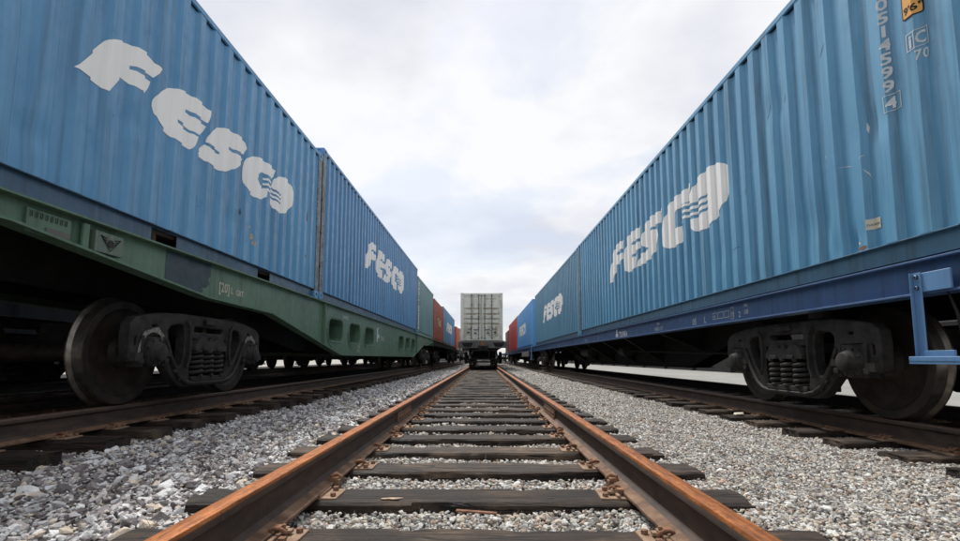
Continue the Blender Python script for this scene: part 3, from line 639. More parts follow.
# small lock rods on its near end post
for z in (.55, 1.15, 1.75): mb = MB(); mb.box(HW - .10, HW + .006, -6.13, -6.10, z, z + .05, 'dark'); link('hinge_block', mb.mesh('hinge_block', .002), c)
c = container('grey green container with a column of white characters, third on the left train', LEFT, 21.0, 6.06, ZL, 2.50, 'green_box', 1, 3, GL)
text_on(c, 6.06, 1, 3, 'TKRU 30582', .25, .24, 2.10, 'white', vertical=True, sx=1.6, bold=.006, pitch=.205)
c = container('oxide red container with a pale mark, fourth on the left train', LEFT, 28.4, 6.06, ZL, 2.42, 'red_box', 1, 4, GL, xoff=-.06)
text_on(c, 6.06, 1, 4, 'TRANS', .62, 1.9, 1.0, 'cream', sx=1.2, bold=.02)
c = container('mid blue container just left of the grey container, fifth on the left train', LEFT, 34.7, 12.19, ZL, 2.62, 'blue_second', 1, 5, GL, xoff=-.10)
logo_on(c, 12.19, 1, 5, LOGO, -.6, -.05)
c = container('orange red container, lowest and farthest on the left train beside the grey container', LEFT, 48.6, 6.06, ZL - .15, 2.25, 'orange_box', 1, 6, GL)

c = container('nearest right sky blue container with an amber height sign and the largest white lettering', RIGHT, 2.65, 12.45, ZR, 2.79, 'blue_right', -1, 7, GR, rustpost=True)
logo_on(c, 12.45, -1, 7, LOGO, 0, 0, waves=WAVES)
text_on(c, 12.45, -1, 7, 'U0514599', .125, 11.545, 2.045, 'white_dim', vertical=True, sx=.95, bold=.003, pitch=.109)
text_on(c, 12.45, -1, 7, '4', .125, 11.55, 1.15, 'white_dim', sx=.95, bold=.002)
link('lettering', decal_on_wall(filled([[(0, 0), (.115, 0), (.115, .13), (0, .13)], [(.006, .006), (.109, .006), (.109, .124), (.006, .124)]]), 12.45, -1, 11.53, 1.13, 7, 'white_dim', 'lettering'), c)
link('height_sign', decal_on_wall(filled([rrect(0, .128, 0, .34, .016, 3)]), 12.45, -1, 11.76, 1.70, 7, 'black', 'height_sign'), c)
link('height_sign', decal_on_wall(filled([rrect(.009, .119, .009, .331, .011, 3)]), 12.45, -1, 11.76, 1.70, 7, 'sign_orange', 'height_sign', off=.0050), c)
text_on(c, 12.45, -1, 7, "9'6\"", .072, 11.775, 1.735, 'black', sx=1.0, name='lettering', bold=.002, off=.0065)
link('lettering', decal_on_wall(filled([[(0, 0), (.128, 0), (.128, .13), (0, .13)], [(.006, .006), (.054, .006), (.054, .124), (.006, .124)], [(.060, .006), (.122, .006), (.122, .124), (.060, .124)]]), 12.45, -1, 11.77, 1.46, 7, 'white_dim', 'lettering'), c)
text_on(c, 12.45, -1, 7, 'i', .13, 11.787, 1.478, 'white_dim', sx=1.0, bold=.004); text_on(c, 12.45, -1, 7, 'C', .125, 11.836, 1.482, 'white_dim', sx=.55, bold=.003)
text_on(c, 12.45, -1, 7, '70', .105, 11.825, 1.365, 'white_dim', sx=.65, bold=.001)
link('paper_label', decal_on_wall(filled([[(0, 0), (.10, .0), (.10, .085), (0, .085)]]), 12.45, -1, 11.28, .30, 7, 'cream', 'paper_label'), c)
text_on(c, 12.45, -1, 7, 'DANGER', .022, 11.285, .33, 'dark', sx=1.0, off=.0055)
for (a, z, w, h, mt) in ((11.22, .115 + .06, .12, .03, 'rust_bright'), (11.18, .22, .05, .03, 'white_dim'), (10.9, 1.05, .02, .05, 'white_dim'), (11.32, 1.12, .02, .10, 'white_dim')):
    pts = [(w / 2 * math.cos(q) * random.uniform(.5, 1.2), h / 2 * math.sin(q) * random.uniform(.5, 1.2)) for q in np.linspace(0, 2 * PI, 12)[:-1]]
    link('bare_patch', decal_on_wall(filled([pts]), 12.45, -1, a, z, 7, mt, 'bare_patch', off=.0015), c)
for (a, z, ln, ang) in ((10.13, 1.91, .12, 1.2), (10.10, 1.84, .07, .9), (10.4, 1.88, .10, 1.3), (10.95, 2.02, .14, 1.0), (11.1, .89, .20, -.3), (11.31, .75, .12, -1.1), (11.28, .90, .05, .6), (9.6, 1.2, .10, 1.4), (9.3, .6, .16, .2)):
    lp = [(-ln / 2, 0), (-ln / 4, .004), (0, .006), (ln / 4, .003), (ln / 2, -.002), (ln / 4, -.002), (0, .0), (-ln / 4, -.001)]
    lp = [(x * math.cos(ang) - y * math.sin(ang), x * math.sin(ang) + y * math.cos(ang)) for x, y in lp]
    link('scratch', decal_on_wall(filled([lp]), 12.45, -1, a, z, 7, 'white_dim' if a > 10.96 else 'dark', 'scratch', off=.0015), c)
c = container('dull teal blue container, second on the right train, with compact white lettering', RIGHT, 15.22, 12.19, ZR, 2.77, 'blue_teal', -1, 8, GR)
logo_on(c, 12.19, -1, 8, LOGO, -.1, -.05, waves=WAVES)
c = container('brightest light blue container, third on the right train', RIGHT, 28.9, 12.19, ZR, 2.79, 'blue_bright', -1, 9, GR)
logo_on(c, 12.19, -1, 9, LOGO, -1.6, -.1)
c = container('plain crimson container, fourth on the right train', RIGHT, 41.3, 12.19, ZR, 2.82, 'crimson_box', -1, 10, GR)
c = container('dark maroon container, last one visible on the right train beside the grey container', RIGHT, 55.0, 6.06, ZR, 2.42, 'maroon_box', -1, 11, GR)

# the pale container on the middle track, doors towards the camera
YG = 28.9
c = container('pale grey container with rust streaked double doors on the middle track', MID, YG, 12.19, 1.50, 2.82, 'pale_box', 1, 12, None, doors=True, xoff=-.08)
yd = -6.095
for s in (-1, 1):
    mb = MB(); x0, x1 = s * .015, s * 1.095; H = 2.82
    zs = [.15, .90, .93, 1.02, 1.05, 1.20, 1.23, 1.31, 1.34, 1.48, 1.51, 1.60, 1.63, 1.79, 1.82, 1.92, 1.95, H - .13]
    # door skin with recessed horizontal bands
    vs = []; 
    for i, z in enumerate(zs):
        d = .055 + (.035 if (i % 4 in (2, 3) and i < 16) else 0)
        vs += [(x0, yd + d, z), (x1, yd + d, z)]
    mb.add(vs, [(2 * i, 2 * i + 1, 2 * i + 3, 2 * i + 2) for i in range(len(zs) - 1)], 'pale_box')
    for xx in (x0, x1 - s * .05): mb.box(xx, xx + s * .05, yd + .03, yd + .08, .15, H - .13, 'pale_box')
    mb.box(x0, x1, yd + .03, yd + .08, .13, .20, 'pale_box'); mb.box(x0, x1, yd + .03, yd + .08, H - .18, H - .12, 'pale_box')
    d = link('door', mb.mesh('door', .002, 0), c)
    for q in (.18, .60):
        mb = MB(); mb.cyl('z', (s * q, yd + .012, 0), .019, .09, H - .09, 'grey_deck', 10)
        for z in (.12, .75, 1.4, 2.1, H - .15): mb.box(s * q - .05, s * q + .05, yd - .008, yd + .03, z, z + .045, 'grey_deck')
        link('locking_bar', mb.mesh('locking_bar', .002), d)
        mb = MB(); zz = .62 if q < .5 else .66; mb.box(s * q, s * (q + (.30 if q < .5 else .22)), yd - .022, yd - .010, zz, zz + .04, 'dark'); mb.box(s * (q + .12), s * (q + .26), yd - .02, yd + .03, zz - .19, zz - .14, 'dark'); link('handle', mb.mesh('handle', .003), d)
    for z in (.35, 1.0, 1.75, 2.4): mb = MB(); mb.box(s * 1.04, s * 1.17, yd - .004, yd + .03, z, z + .10, 'pale_box'); link('hinge', mb.mesh('hinge', .003), d)
    rr = random.Random(5 + s)
    for (xx, ww, z1_, z0_) in ((.78, .12, .88, .22), (.88, .07, .80, .25), (.34, .05, .85, .50)) if s > 0 else ((.62, .07, .86, .22), (.70, .04, .80, .30)):
        zz = np.linspace(z1_, z0_, 7); pl_ = [(s * (xx + rr.uniform(0, .03)), z) for z in zz] + [(s * (xx + ww * rr.uniform(.5, 1)), z) for z in zz[::-1]]
        link('rust_run', remap(filled([pl_]), lambda v: Vector((v.x, yd + .0535, v.y)), 'stain', 'rust_run'), d)
    for zb_ in (1.03, 1.32, 1.61, 1.93):
        zz = zb_ - .01; x_ = sorted((s * .12, s * (1.0 if s > 0 else .9)))
        xs_ = np.linspace(x_[0], x_[1], 9); pl_ = [(x, zz) for x in xs_] + [(x, zz - rr.uniform(.015, .075)) for x in xs_[::-1]]
        link('rust_run', remap(filled([pl_]), lambda v: Vector((v.x, yd + .0535, v.y)), 'stain', 'rust_run'), d)
mb = MB(); mb.box(-1.1, 1.1, yd + .02, yd + .10, 2.70, 2.81, 'pale_box'); mb.box(-1.1, 1.1, yd + .02, yd + .10, .01, .13, 'pale_box'); mb.box(-.008, .008, yd + .045, yd + .075, .13, 2.7, 'black'); link('door_frame', mb.mesh('door_frame', .003), c)
for (tx, s_, x, z) in (('FSCU 416302 8', .10, .22, 2.44), ('45G1', .09, .52, 2.28)):
    me = remap(text_mesh(tx, s_, 0, .001), lambda v, x=x, z=z: Vector((v.x + x, yd + .0535, v.y + z)), 'dark', 'lettering'); link('lettering', me, c)

# ------------------------------------------------------------------ bogies
def side_frame_mesh():
    out = [(0, .865), (.5, .862), (.78, .845), (1.02, .805), (1.13, .78), (1.19, .73), (1.205, .62), (1.195, .43), (1.175, .405), (1.10, .395), (1.085, .42), (1.085, .60), (1.05, .635), (.82, .635), (.77, .60), (.765, .44), (.72, .37), (.60, .25), (.51, .175), (.42, .145), (0, .14)]
    loop = out + [(-y, z) for y, z in reversed(out[1:-1])]
    win = lambda s: [(s * y, z) for y, z in [(.66, .755), (.52, .775), (.44, .75), (.415, .64), (.42, .46), (.455, .345), (.52, .335), (.61, .44), (.70, .59), (.715, .70)]]
    mid = [(y, z) for y, z in [(-.345, .635), (-.365, .40), (-.33, .235), (.33, .235), (.365, .40), (.345, .635)]]
    top = rrect(-.29, .29, .685, .765, .035, 4)
    small = lambda s: rrect(s * .90 - .045, s * .90 + .045, .70, .745, .02, 4)
    end = lambda s: rrect(s * 1.135 - .026, s * 1.135 + .026, .52, .63, .026, 4)
    me = filled([loop, win(1), win(-1), mid, top, small(1), small(-1), end(1), end(-1)], .11, .012)
    mb = MB()
    vs = [v.co.copy() for v in me.vertices]; fs = [tuple(p.vertices) for p in me.polygons]
    mb.add([(v.z, v.x, v.y) for v in vs], fs, 'bogie')
    # ribs that stand proud of the casting: rims round the windows and the lower chord
    def rim(pts, w=.018, h=.082):
        mb.tube([(h, y, z) for y, z in pts], w, 'bogie', 6)
    rim([(.46, .80), (.40, .74), (.385, .60), (.39, .42), (.43, .33)]); rim([(-.46, .80), (-.40, .74), (-.385, .60), (-.39, .42), (-.43, .33)])
    rim([(.755, .60), (.66, .42), (.53, .25), (.42, .185), (.30, .165), (-.30, .165), (-.42, .185), (-.53, .25), (-.66, .42), (-.755, .60)], .022, .07)
    for s in (-1, 1):
        mb.box(-.06, .095, s * 1.09, s * 1.19, .40, .47, 'bogie'); mb.box(-.06, .095, s * .70, s * .775, .44, .50, 'bogie')
        mb.cyl('x', (0, s * .60, .30), .018, .06, .085, 'bogie', 6); mb.cyl('x', (0, s * .52, .215), .014, .06, .08, 'bogie', 6)
        
    mb.box(.06, .085, -.12, .12, .79, .835, 'bogie')
    return mb.mesh('side_frame', 0, 40)
def axle_box_mesh():
    mb = MB()
    mb.lathe([(-.12, .001), (-.12, .135), (.06, .135), (.07, .128), (.075, .100), (.10, .098), (.105, .086), (.135, .082), (.142, .07), (.142, .001)], 'x', (0, 0, 0), 'bogie', 28)
    for k in range(8):
        a = 2 * PI * (k + .5) / 8; mb.cyl('x', (0, .118 * math.cos(a), .118 * math.sin(a)), .012, .06, .088, 'bogie', 6)
    mb.box(-.10, .045, -.15, .15, .06, .145, 'bogie'); mb.box(-.08, .055, -.165, -.13, -.13, .15, 'bogie'); mb.box(-.08, .055, .13, .165, -.13, .15, 'bogie')
    mb.box(-.05, .075, -.20, -.14, -.10, -.055, 'bogie'); mb.box(-.05, .075, .14, .20, -.10, -.055, 'bogie')
    return mb.mesh('axle_box', 0.004, 40)
def spring_mesh():
    mb = MB()
    def coil(y, x, R, r, turns, z0, z1):
        pts = [(x + R * math.cos(2 * PI * i / 14), y + R * math.sin(2 * PI * i / 14), z0 + (z1 - z0) * i / (turns * 14)) for i in range(turns * 14 + 1)]
        mb.tube(pts, r, 'bogie', 7)
    for y in (-.20, 0, .20):
        coil(y, 0, .082, .020, 5, 0, .26)
        if y != 0: coil(y, -.19, .078, .0175, 4, 0, .26)
    return mb.mesh('spring_set', 0, 60)
def wheelset_mesh():
    mb = MB()
    for s in (-1, 1):
        prof = [(.88, .001), (.88, .105), (.86, .13), (.812, .15), (.806, .25), (.818, .36), (.836, .395), (.852, .405), (.852, .466), (.846, .472), (.765, .478), (.752, .492), (.742, .504), (.728, .503), (.722, .490), (.722, .41), (.738, .39), (.775, .33), (.785, .2), (.765, .14), (.73, .12), (.70, .095), (.70, .085)]
        mt = ['wheel'] * 9 + ['tread'] * 4 + ['tread', 'wheel'] + ['wheel'] * 9
        mb.lathe([(s * x, r) for x, r in prof], 'x', (0, 0, 0), 'wheel', 56, mt)
    mb.lathe([(-.75, .085), (-.4, .082), (.4, .082), (.75, .085)], 'x', (0, 0, 0), 'wheel', 16)
    mb.lathe([(.86, .075), (1.08, .07)], 'x', (0, 0, 0), 'wheel', 14); mb.lathe([(-.86, .075), (-1.08, .07)], 'x', (0, 0, 0), 'wheel', 14)
    return mb.mesh('wheelset', 0, 40)
def bolster_mesh():
    mb = MB(); mb.box(-1.05, 1.05, -.20, .20, .56, .66, 'bogie'); mb.box(-.6, .6, -.22, .22, .52, .80, 'bogie'); mb.cyl('z', (0, 0, 0), .16, .80, .92, 'bogie', 16)
    for s in (-1, 1):
        mb.prism([(-.30, .50), (.30, .50), (.31, .545), (.24, .63), (.13, .655), (.06, .60), (0, .66), (-.06, .60), (-.13, .655), (-.24, .63), (-.31, .545)], 'x', s * .98, s * 1.15, 'bogie')
        for y in (-.14, .14): mb.box(s * .98, s * 1.17, y - .05, y + .05, .50, .54, 'bogie')
        mb.box(s * .80, s * 1.14, -.33, .33, .185, .235, 'bogie')
        for y in (-.72, .72): mb.box(s * .60, s * .66, y - .05, y + .05, .3, .62, 'bogie'); mb.prism([(y - .1 * (1 if y > 0 else -1), .33), (y + .30 * (1 if y < 0 else -1) * -1, .35), (y, .60)], 'x', s * .74, s * .79, 'dark')
    mb.tube([(-.7, .70, .42), (.7, .70, .42)], .03, 'dark', 8); mb.tube([(-.7, -.70, .42), (.7, -.70, .42)], .03, 'dark', 8); mb.tube([(.1, -.7, .42), (.1, .7, .5)], .018, 'dark', 6)
    return mb.mesh('bolster', .006, 40)
def splash_mesh(cy, seed):
    """thin whitewash mark brushed over the jaw above an axle box"""
    r = random.Random(seed); A = np.linspace(-.15, PI + .15, 18)
    o_ = [(cy + (.195 + r.uniform(-.012, .02)) * math.cos(a), .50 + (.205 + r.uniform(-.012, .018)) * math.sin(a)) for a in A]
    i_ = [(cy + (.150 + r.uniform(-.008, .008)) * math.cos(a), .505 + (.150 + r.uniform(-.004, .01)) * math.sin(a)) for a in reversed(A)]
    return remap(filled([o_ + i_], .003), lambda v: Vector((.0675, v.x, v.y)), 'splash', 'chalk_mark')
SF, AB, SP, WS, BO = side_frame_mesh(), axle_box_mesh(), spring_mesh(), wheelset_mesh(), bolster_mesh()
CH = [splash_mesh(.925, 1), splash_mesh(-.925, 2)]
XF = 1.055
def bogie(parent, y, chalk=0):
    b = link('bogie', None, parent, (0, y, 0)); b.empty_display_size = .2
    link('bolster', BO, b)
    for s in (-1, 1):
        link('side_frame', SF, b, (s * XF, 0, 0), (0, 0, 0 if s > 0 else PI)); link('spring_set', SP, b, (s * (XF + .01), 0, .235), (0, 0, 0 if s > 0 else PI))
        for q in (-1, 1): link('axle_box', AB, b, (s * (XF + .02), q * .925, .478), (0, 0, 0 if s > 0 else PI))
        if chalk == s:
            for m in CH: link('chalk_mark', m, b, (s * XF, 0, 0), (0, 0, 0 if s > 0 else PI))
    for q in (-1, 1): link('wheelset', WS, b, (0, q * .925, .478))
    return b
def coupler_mesh():
    mb = MB(); mb.box(-.12, .12, 0, .5, .92, 1.14, 'dark'); mb.prism([(-.20, 0.0), (.20, 0.0), (.23, -.12), (.20, -.30), (.08, -.36), (.06, -.20), (-.05, -.16), (-.12, -.34), (-.22, -.30), (-.24, -.12)], 'z', .90, 1.17, 'bogie')
    mb.tube([(.35, .1, .95), (.36, -.05, .85), (.34, -.12, .6), (.25, -.16, .45), (.15, -.2, .5)], .022, 'black', 7)
    return mb.mesh('coupler', .012, 40)
CP = coupler_mesh()
def side_steps_and_ends(w, L, z):
    for e in (-1, 1):
        link('coupler', CP, w, (0, e * (L / 2 + .02), 0), (0, 0, 0 if e < 0 else PI))

# ------------------------------------------------------------------ flat wagons
def plate_strip(poly, x0, x1, t, mat, name):
    """flange that follows a polyline in (y, z); x0..x1 across, t thick"""
    mb = MB()
    for (a, b) in zip(poly[:-1], poly[1:]):
        mb.prism([(a[0], a[1]), (b[0], b[1]), (b[0], b[1] - t), (a[0], a[1] - t)], 'x', x0, x1, mat)
    return mb.mesh(name, 0, 25)
# green fish-bellied wagon
def green_wagon(tr, ymid, label):
    w = thing('flat_wagon', label, 'flat wagon', at(tr, ymid), rz(tr), 'flat wagons of the left train')
    zt = ZL - .012; half = 12.45
    low = [(-half, 1.285), (-11.95, 1.285), (-9.75, 1.075), (-8.2, 1.05), (-4.95, .50), (4.95, .50), (8.2, 1.05), (9.75, 1.075), (11.95, 1.285), (half, 1.285)]
    holes = [(-5.60, -4.72), (-4.20, -3.32), (-2.80, -1.92), (1.92, 2.80), (3.32, 4.20), (4.72, 5.60)]
    for s in (-1, 1):
        loop = low + [(half, zt - .016), (-half, zt - .016)]
        me = filled([loop] + [rrect(a, b, .77, 1.19, .16, 6) for a, b in holes], .014)
        sill = link('side_sill', remap(me, lambda v, s=s: Vector((s * 1.195 + v.z, v.x, v.y)), 'green_sill', 'side_sill'), w)
        link('top_flange', plate_strip([(-half, zt), (half, zt)], s * 1.05, s * 1.275, .015, 'green_sill', 'top_flange'), sill)
        link('bottom_flange', plate_strip(low, s * 1.12, s * 1.262, .018, 'green_sill', 'bottom_flange'), sill)
        for y in (-5.98, 5.98): mb = MB(); mb.box(s * 1.2025, s * 1.262, y - .008, y + .008, .66 if True else 0, zt - .016, 'green_sill'); link('stiffener', mb.mesh('stiffener', .002), sill)
        for (a, b) in holes:       # sleeves that run inwards from each oval opening, with a welded rim
            mb = MB(); lp = rrect(a, b, .77, 1.19, .16, 6); n = len(lp)
            mb.add([(s * 1.188, p[0], p[1]) for p in lp] + [(s * .74, p[0], p[1]) for p in lp], [(i, (i + 1) % n, (i + 1) % n + n, i + n) for i in range(n)], 'green_sill')
            mb.tube([(s * 1.206, p[0], p[1]) for p in rrect(a - .03, b + .03, .74, 1.22, .18, 6)] + [(s * 1.206, b + .03, 1.04)], .011, 'green_sill', 6, False)
            link('opening_sleeve', mb.mesh('opening_sleeve'), sill)
            mb = MB(); mb.tube([(s * 1.206, q, z) for q, z in [(a - .10, .98), (a - .10, .84), (a - .03, .74), (a + .10, .67), (a + .22, .65)]], .010, 'green_sill', 6); link('weld_bead', mb.mesh('weld_bead'), sill)
    mb = MB(); mb.box(-1.18, 1.18, -half + .1, half - .1, zt - .05, zt - .02, 'dark')
    for x in (-.35, .35): mb.prism([(-11.8, 1.05), (-8.2, 1.0), (-5, .58), (5, .58), (8.2, 1.0), (11.8, 1.05), (11.8, zt - .05), (-11.8, zt - .05)], 'x', x - .01, x + .01, 'dark')
    for y in (-7, -4.4, -3.0, -1.4, 0, 1.4, 3.0, 4.4, 7): mb.box(-1.17, 1.17, y - .01, y + .01, .56 if abs(y) < 4.6 else 1.0, zt - .05, 'dark')
    link('underframe', mb.mesh('underframe'), w)
    for e in (-1, 1): mb = MB(); mb.box(-1.25, 1.25, e * half, e * (half + .02), 1.12, zt, 'green_sill'); mb.box(-.3, .3, e * (half + .02), e * (half + .12), .88, 1.3, 'dark'); link('headstock', mb.mesh('headstock', .004), w)
    mb = MB(); mb.cyl('y', (-.6, 0, .72), .17, -.6, .6, 'dark', 18); link('air_reservoir', mb.mesh('air_reservoir'), w)
    bogie(w, -9.45, 1); bogie(w, 9.45, 0); side_steps_and_ends(w, 2 * half, 0)
    # details on the visible sill (local y = world y - ymid, +x side)
    Y = lambda y: y - ymid
    mb = MB(); mb.box(1.2025, 1.262, Y(3.60), Y(3.88), 1.225, 1.385, 'plate_green'); pl = link('emblem_plate', mb.mesh('emblem_plate', .004), w)
    mb = MB(); xo = 1.266; cy, cz = Y(3.745), 1.30
    mb.tube([(xo, cy - .095, cz + .050), (xo, cy, cz - .050), (xo, cy + .095, cz + .050)], .0028, 'dark', 5)
    mb.cyl('x', (0, cy, cz + .008), .030, 1.262, 1.268, 'bogie', 20)
    for k, zz in enumerate((.055, .036, .018)):
        for q in (-1, 1): mb.tube([(xo, cy + q * .042, cz + zz - .012), (xo, cy + q * (.10 - .018 * k), cz + zz)], .0035, 'dark', 5)
    link('winged_emblem', mb.mesh('winged_emblem'), pl)
    mb = MB(); mb.cyl('z', (1.225, Y(3.54), 0), .028, 1.23, 1.41, 'green_sill', 14); link('stake_pocket', mb.mesh('stake_pocket'), w)
    mb = MB(); mb.box(1.2025, 1.225, Y(3.08), Y(3.42), 1.24, 1.40, 'green_sill'); mb.box(1.225, 1.235, Y(3.22), Y(3.40), 1.255, 1.30, 'grey_deck')
    for k in range(8): mb.box(1.225, 1.232, Y(3.10 + .038 * k), Y(3.115 + .038 * k), 1.345, 1.385, 'bogie')
    link('card_holder', mb.mesh('card_holder', .002), w)
    pts = [(Y(4.50), 1.125), (Y(4.50), zt - .017), (Y(5.25), zt - .017), (Y(5.25), 1.30), (Y(5.20), 1.27), (Y(5.24), 1.22), (Y(5.17), 1.17), (Y(5.08), 1.15), (Y(5.13), 1.13), (Y(5.02), 1.068)]
    pts[0] = (Y(4.50), 1.13)
    link('paint_patch', remap(filled([pts]), lambda v: Vector((1.2045, v.x, v.y)), 'patch', 'paint_patch'), w)
    def sill_text(tx, size, y, z, mat='white_dim', sx=1.0, bold=.001): link('lettering', remap(text_mesh(tx, size, 0, bold, sx), lambda v: Vector((1.2046, v.x + Y(y), v.y + z)), mat, 'lettering'), w)
    sill_text('[20]', .15, 5.42, 1.17, 'cream', .95); sill_text('L', .11, 5.68, 1.175, 'cream'); sill_text('GBT', .095, 5.80, 1.17, 'cream')
    sill_text('TRANS', .16, 13.9, .93, 'white_dim', 1.0); link('lettering', remap(filled([[(0, 0), (.12, 0), (.12, .1), (.3, .1), (.3, .2), (.12, .2), (.12, .3), (.25, .42), (.05, .36), (0, .3)]]), lambda v: Vector((1.2046, v.x + Y(13.4), v.y + .88)), 'white_dim', 'lettering'), w)
    sill_text('73.5 t', .09, 11.4, .66, 'cream'); sill_text('24.3 t', .09, 11.4, .57, 'cream'); sill_text('94065821', .10, 10.2, 1.30 - .05, 'white_dim')
    return w
green_wagon(LEFT, 14.90, 'green fish bellied flat wagon with oval openings on the left track')

def plain_wagon(tr, ymid, half, zc, label, group, sillmat, pivots, chalk=0, sill_h=.245, belly=True, detail=False):
    w = thing('flat_wagon', label, 'flat wagon', at(tr, ymid), rz(tr), group)
    zt = zc - .022
    for s in (-1, 1):
        mb = MB(); mb.box(s * 1.190, s * 1.202, -half, half, zt - sill_h + .014, zt - .014, sillmat); sill = link('side_sill', mb.mesh('side_sill'), w)
        mb = MB(); mb.box(s * 1.10, s * 1.265, -half, half, zt - .014, zt, sillmat); link('top_flange', mb.mesh('top_flange', .002), sill)
        mb = MB(); mb.box(s * 1.10, s * 1.265, -half, half, zt - sill_h, zt - sill_h + .014, sillmat); link('bottom_flange', mb.mesh('bottom_flange', .002), sill)
    mb = MB(); z0 = zt - sill_h - .02
    mb.box(-1.18, 1.18, -half + .1, half - .1, zt - .05, zt - .02, 'dark')
    if belly:
        b = pivots - 2.3
        for x in (-.18, .18): mb.prism([(-pivots - 1, z0), (-b, z0), (-b + 2.2, .34), (b - 2.2, .34), (b, z0), (pivots + 1, z0), (pivots + 1, zt - .05), (-pivots - 1, zt - .05)], 'x', x - .01, x + .01, 'dark')
        mb.box(-.25, .25, -b + 2.2, b - 2.2, .325, .34, 'dark')
        link('underframe', mb.mesh('underframe'), w)
        n = 7
        for k in range(n):
            y = -b + 1.6 + (2 * b - 3.2) * k / (n - 1); mb = MB()
            mb.prism([(-1.18, z0 + .12), (-.19, .42 if 0 < k < n - 1 else .65), (.19, .42 if 0 < k < n - 1 else .65), (1.18, z0 + .12), (1.18, zt - .05), (-1.18, zt - .05)], 'y', y - .006, y + .006, 'dark')
            mb.add([], [], 'dark')
            for s in (-1, 1): mb.prism([(s * 1.18, z0 + .12), (s * .19, .42 if 0 < k < n - 1 else .65), (s * .19, .405 if 0 < k < n - 1 else .635), (s * 1.18, z0 + .105)], 'y', y - .05, y + .05, 'bogie')
            link('cross_bearer', mb.mesh('cross_bearer'), w)
        mb = MB(); mb.cyl('y', (-.72, 1.2, .72), .16, -.55, .55, 'bogie', 18); link('air_reservoir', mb.mesh('air_reservoir'), w)
        mb = MB(); mb.cyl('y', (-.6, -2.6, .70), .14, -.22, .22, 'bogie', 18); mb.tube([(-.6, -2.4, .7), (-.6, -pivots + .8, .55)], .02, 'dark', 6); link('brake_cylinder', mb.mesh('brake_cylinder'), w)
    else:
        for x in (-.3, .3): mb.box(x - .01, x + .01, -half + .2, half - .2, z0 - .12, zt - .05, 'dark')
        k = -half + .8
        while k < half - .5: mb.box(-1.17, 1.17, k - .01, k + .01, z0, zt - .05, 'dark'); k += 1.5
        link('underframe', mb.mesh('underframe'), w)
    for e in (-1, 1): mb = MB(); mb.box(-1.25, 1.25, e * half, e * (half + .02), z0 - .02, zt, sillmat); mb.box(-.3, .3, e * (half + .02), e * (half + .12), .86, 1.2, 'dark'); link('headstock', mb.mesh('headstock', .004), w)
    bogie(w, -pivots, chalk); bogie(w, pivots, 0); side_steps_and_ends(w, 2 * half, 0)
    return w
NR = 'flat wagons of the right train'
w = plain_wagon(RIGHT, 15.15, 12.75, ZR, 'navy blue flat wagon nearest on the right, with a step and white stencils', NR, 'blue_sill', 10.0)
# its near step, bolted to the sill
Y = lambda y: y - 15.15
mb = MB(); mb.box(-1.262, -1.278, Y(3.13), Y(3.40), .955, 1.085, 'step_blue'); mb.cyl('x', (0, Y(3.365), 1.06), .014, -1.30, -1.278, 'dark', 8); mb.cyl('x', (0, Y(3.365), .985), .014, -1.30, -1.278, 'dark', 8)
st = link('step_bracket', mb.mesh('step_bracket', .003), w)
mb = MB(); mb.box(-1.278, -1.286, Y(3.335), Y(3.40), .52, 1.09, 'step_blue'); mb.box(-1.286, -1.31, Y(3.394), Y(3.400), .52, 1.09, 'step_blue'); link('step_post', mb.mesh('step_post', .002), st)
mb = MB(); mb.box(-1.286, -1.278, Y(2.70), Y(2.77), .52, 1.13, 'step_blue'); link('step_post', mb.mesh('step_post', .002), st)
mb = MB(); mb.prism([(Y(3.42), .495), (Y(3.14), .495), (Y(3.14), .56), (Y(3.36), .56)], 'x', -1.274, -1.290, 'step_blue'); mb.box(-1.10, -1.34, Y(2.68), Y(3.42), .478, .494, 'step_blue'); mb.box(-1.332, -1.34, Y(2.68), Y(3.42), .47, .52, 'step_blue')
link('step_tread', mb.mesh('step_tread', .002), st)
mb = MB(); mb.tube([(-1.22, Y(3.22), .95), (-1.215, Y(3.17), .80), (-1.21, Y(3.15), .62), (-1.20, Y(3.18), .50)], .007, 'dark', 6); mb.tube([(-1.20, Y(3.24), .95), (-1.195, Y(3.20), .80), (-1.19, Y(3.18), .62), (-1.19, Y(3.21), .50)], .006, 'dark', 6); link('release_cable', mb.mesh('release_cable'), w)
mb = MB(); mb.cyl('z', (-1.0, Y(4.75), 0), .10, .885, .945, 'bogie', 20); link('side_bearer', mb.mesh('side_bearer', .004), w)
def st_text(tx, size, y, z, mat='white_dim', sx=1.0, bold=.001, ang=0):
    R = Matrix.Rotation(ang, 4, 'Z')
    link('lettering', remap(text_mesh(tx, size, 0, bold, sx), lambda v: (lambda q: Vector((-1.2036, Y(y) - q.x, q.y + z)))(R @ v), mat, 'lettering'), w)
st_text('05', .13, 7.15, .985); st_text('L', .13, 6.78, .99); st_text('n', .13, 6.03, 1.01); st_text('2', .10, 5.87, .995); st_text("14c", .07, 5.76, 1.10); st_text('1/8', .075, 5.75, 1.02)
def st_box(y, z, wd, h):
    link('lettering', remap(filled([[(0, 0), (wd, 0), (wd, h), (0, h)], [(.007, .007), (wd - .007, .007), (wd - .007, h - .007), (.007, h - .007)]]), lambda v: Vector((-1.2036, Y(y) - v.x, v.y + z)), 'white_dim', 'lettering'), w)
st_box(6.52, 1.015, .13, .085); st_box(6.38, 1.015, .15, .085); st_box(6.21, 1.015, .12, .085); st_box(6.05, .985, .07, .145)
st_text('16', .05, 6.50, 1.035); st_text('96081157', .09, 8.72, .985, sx=1.1); st_text('00041', .055, 8.60, 1.085)
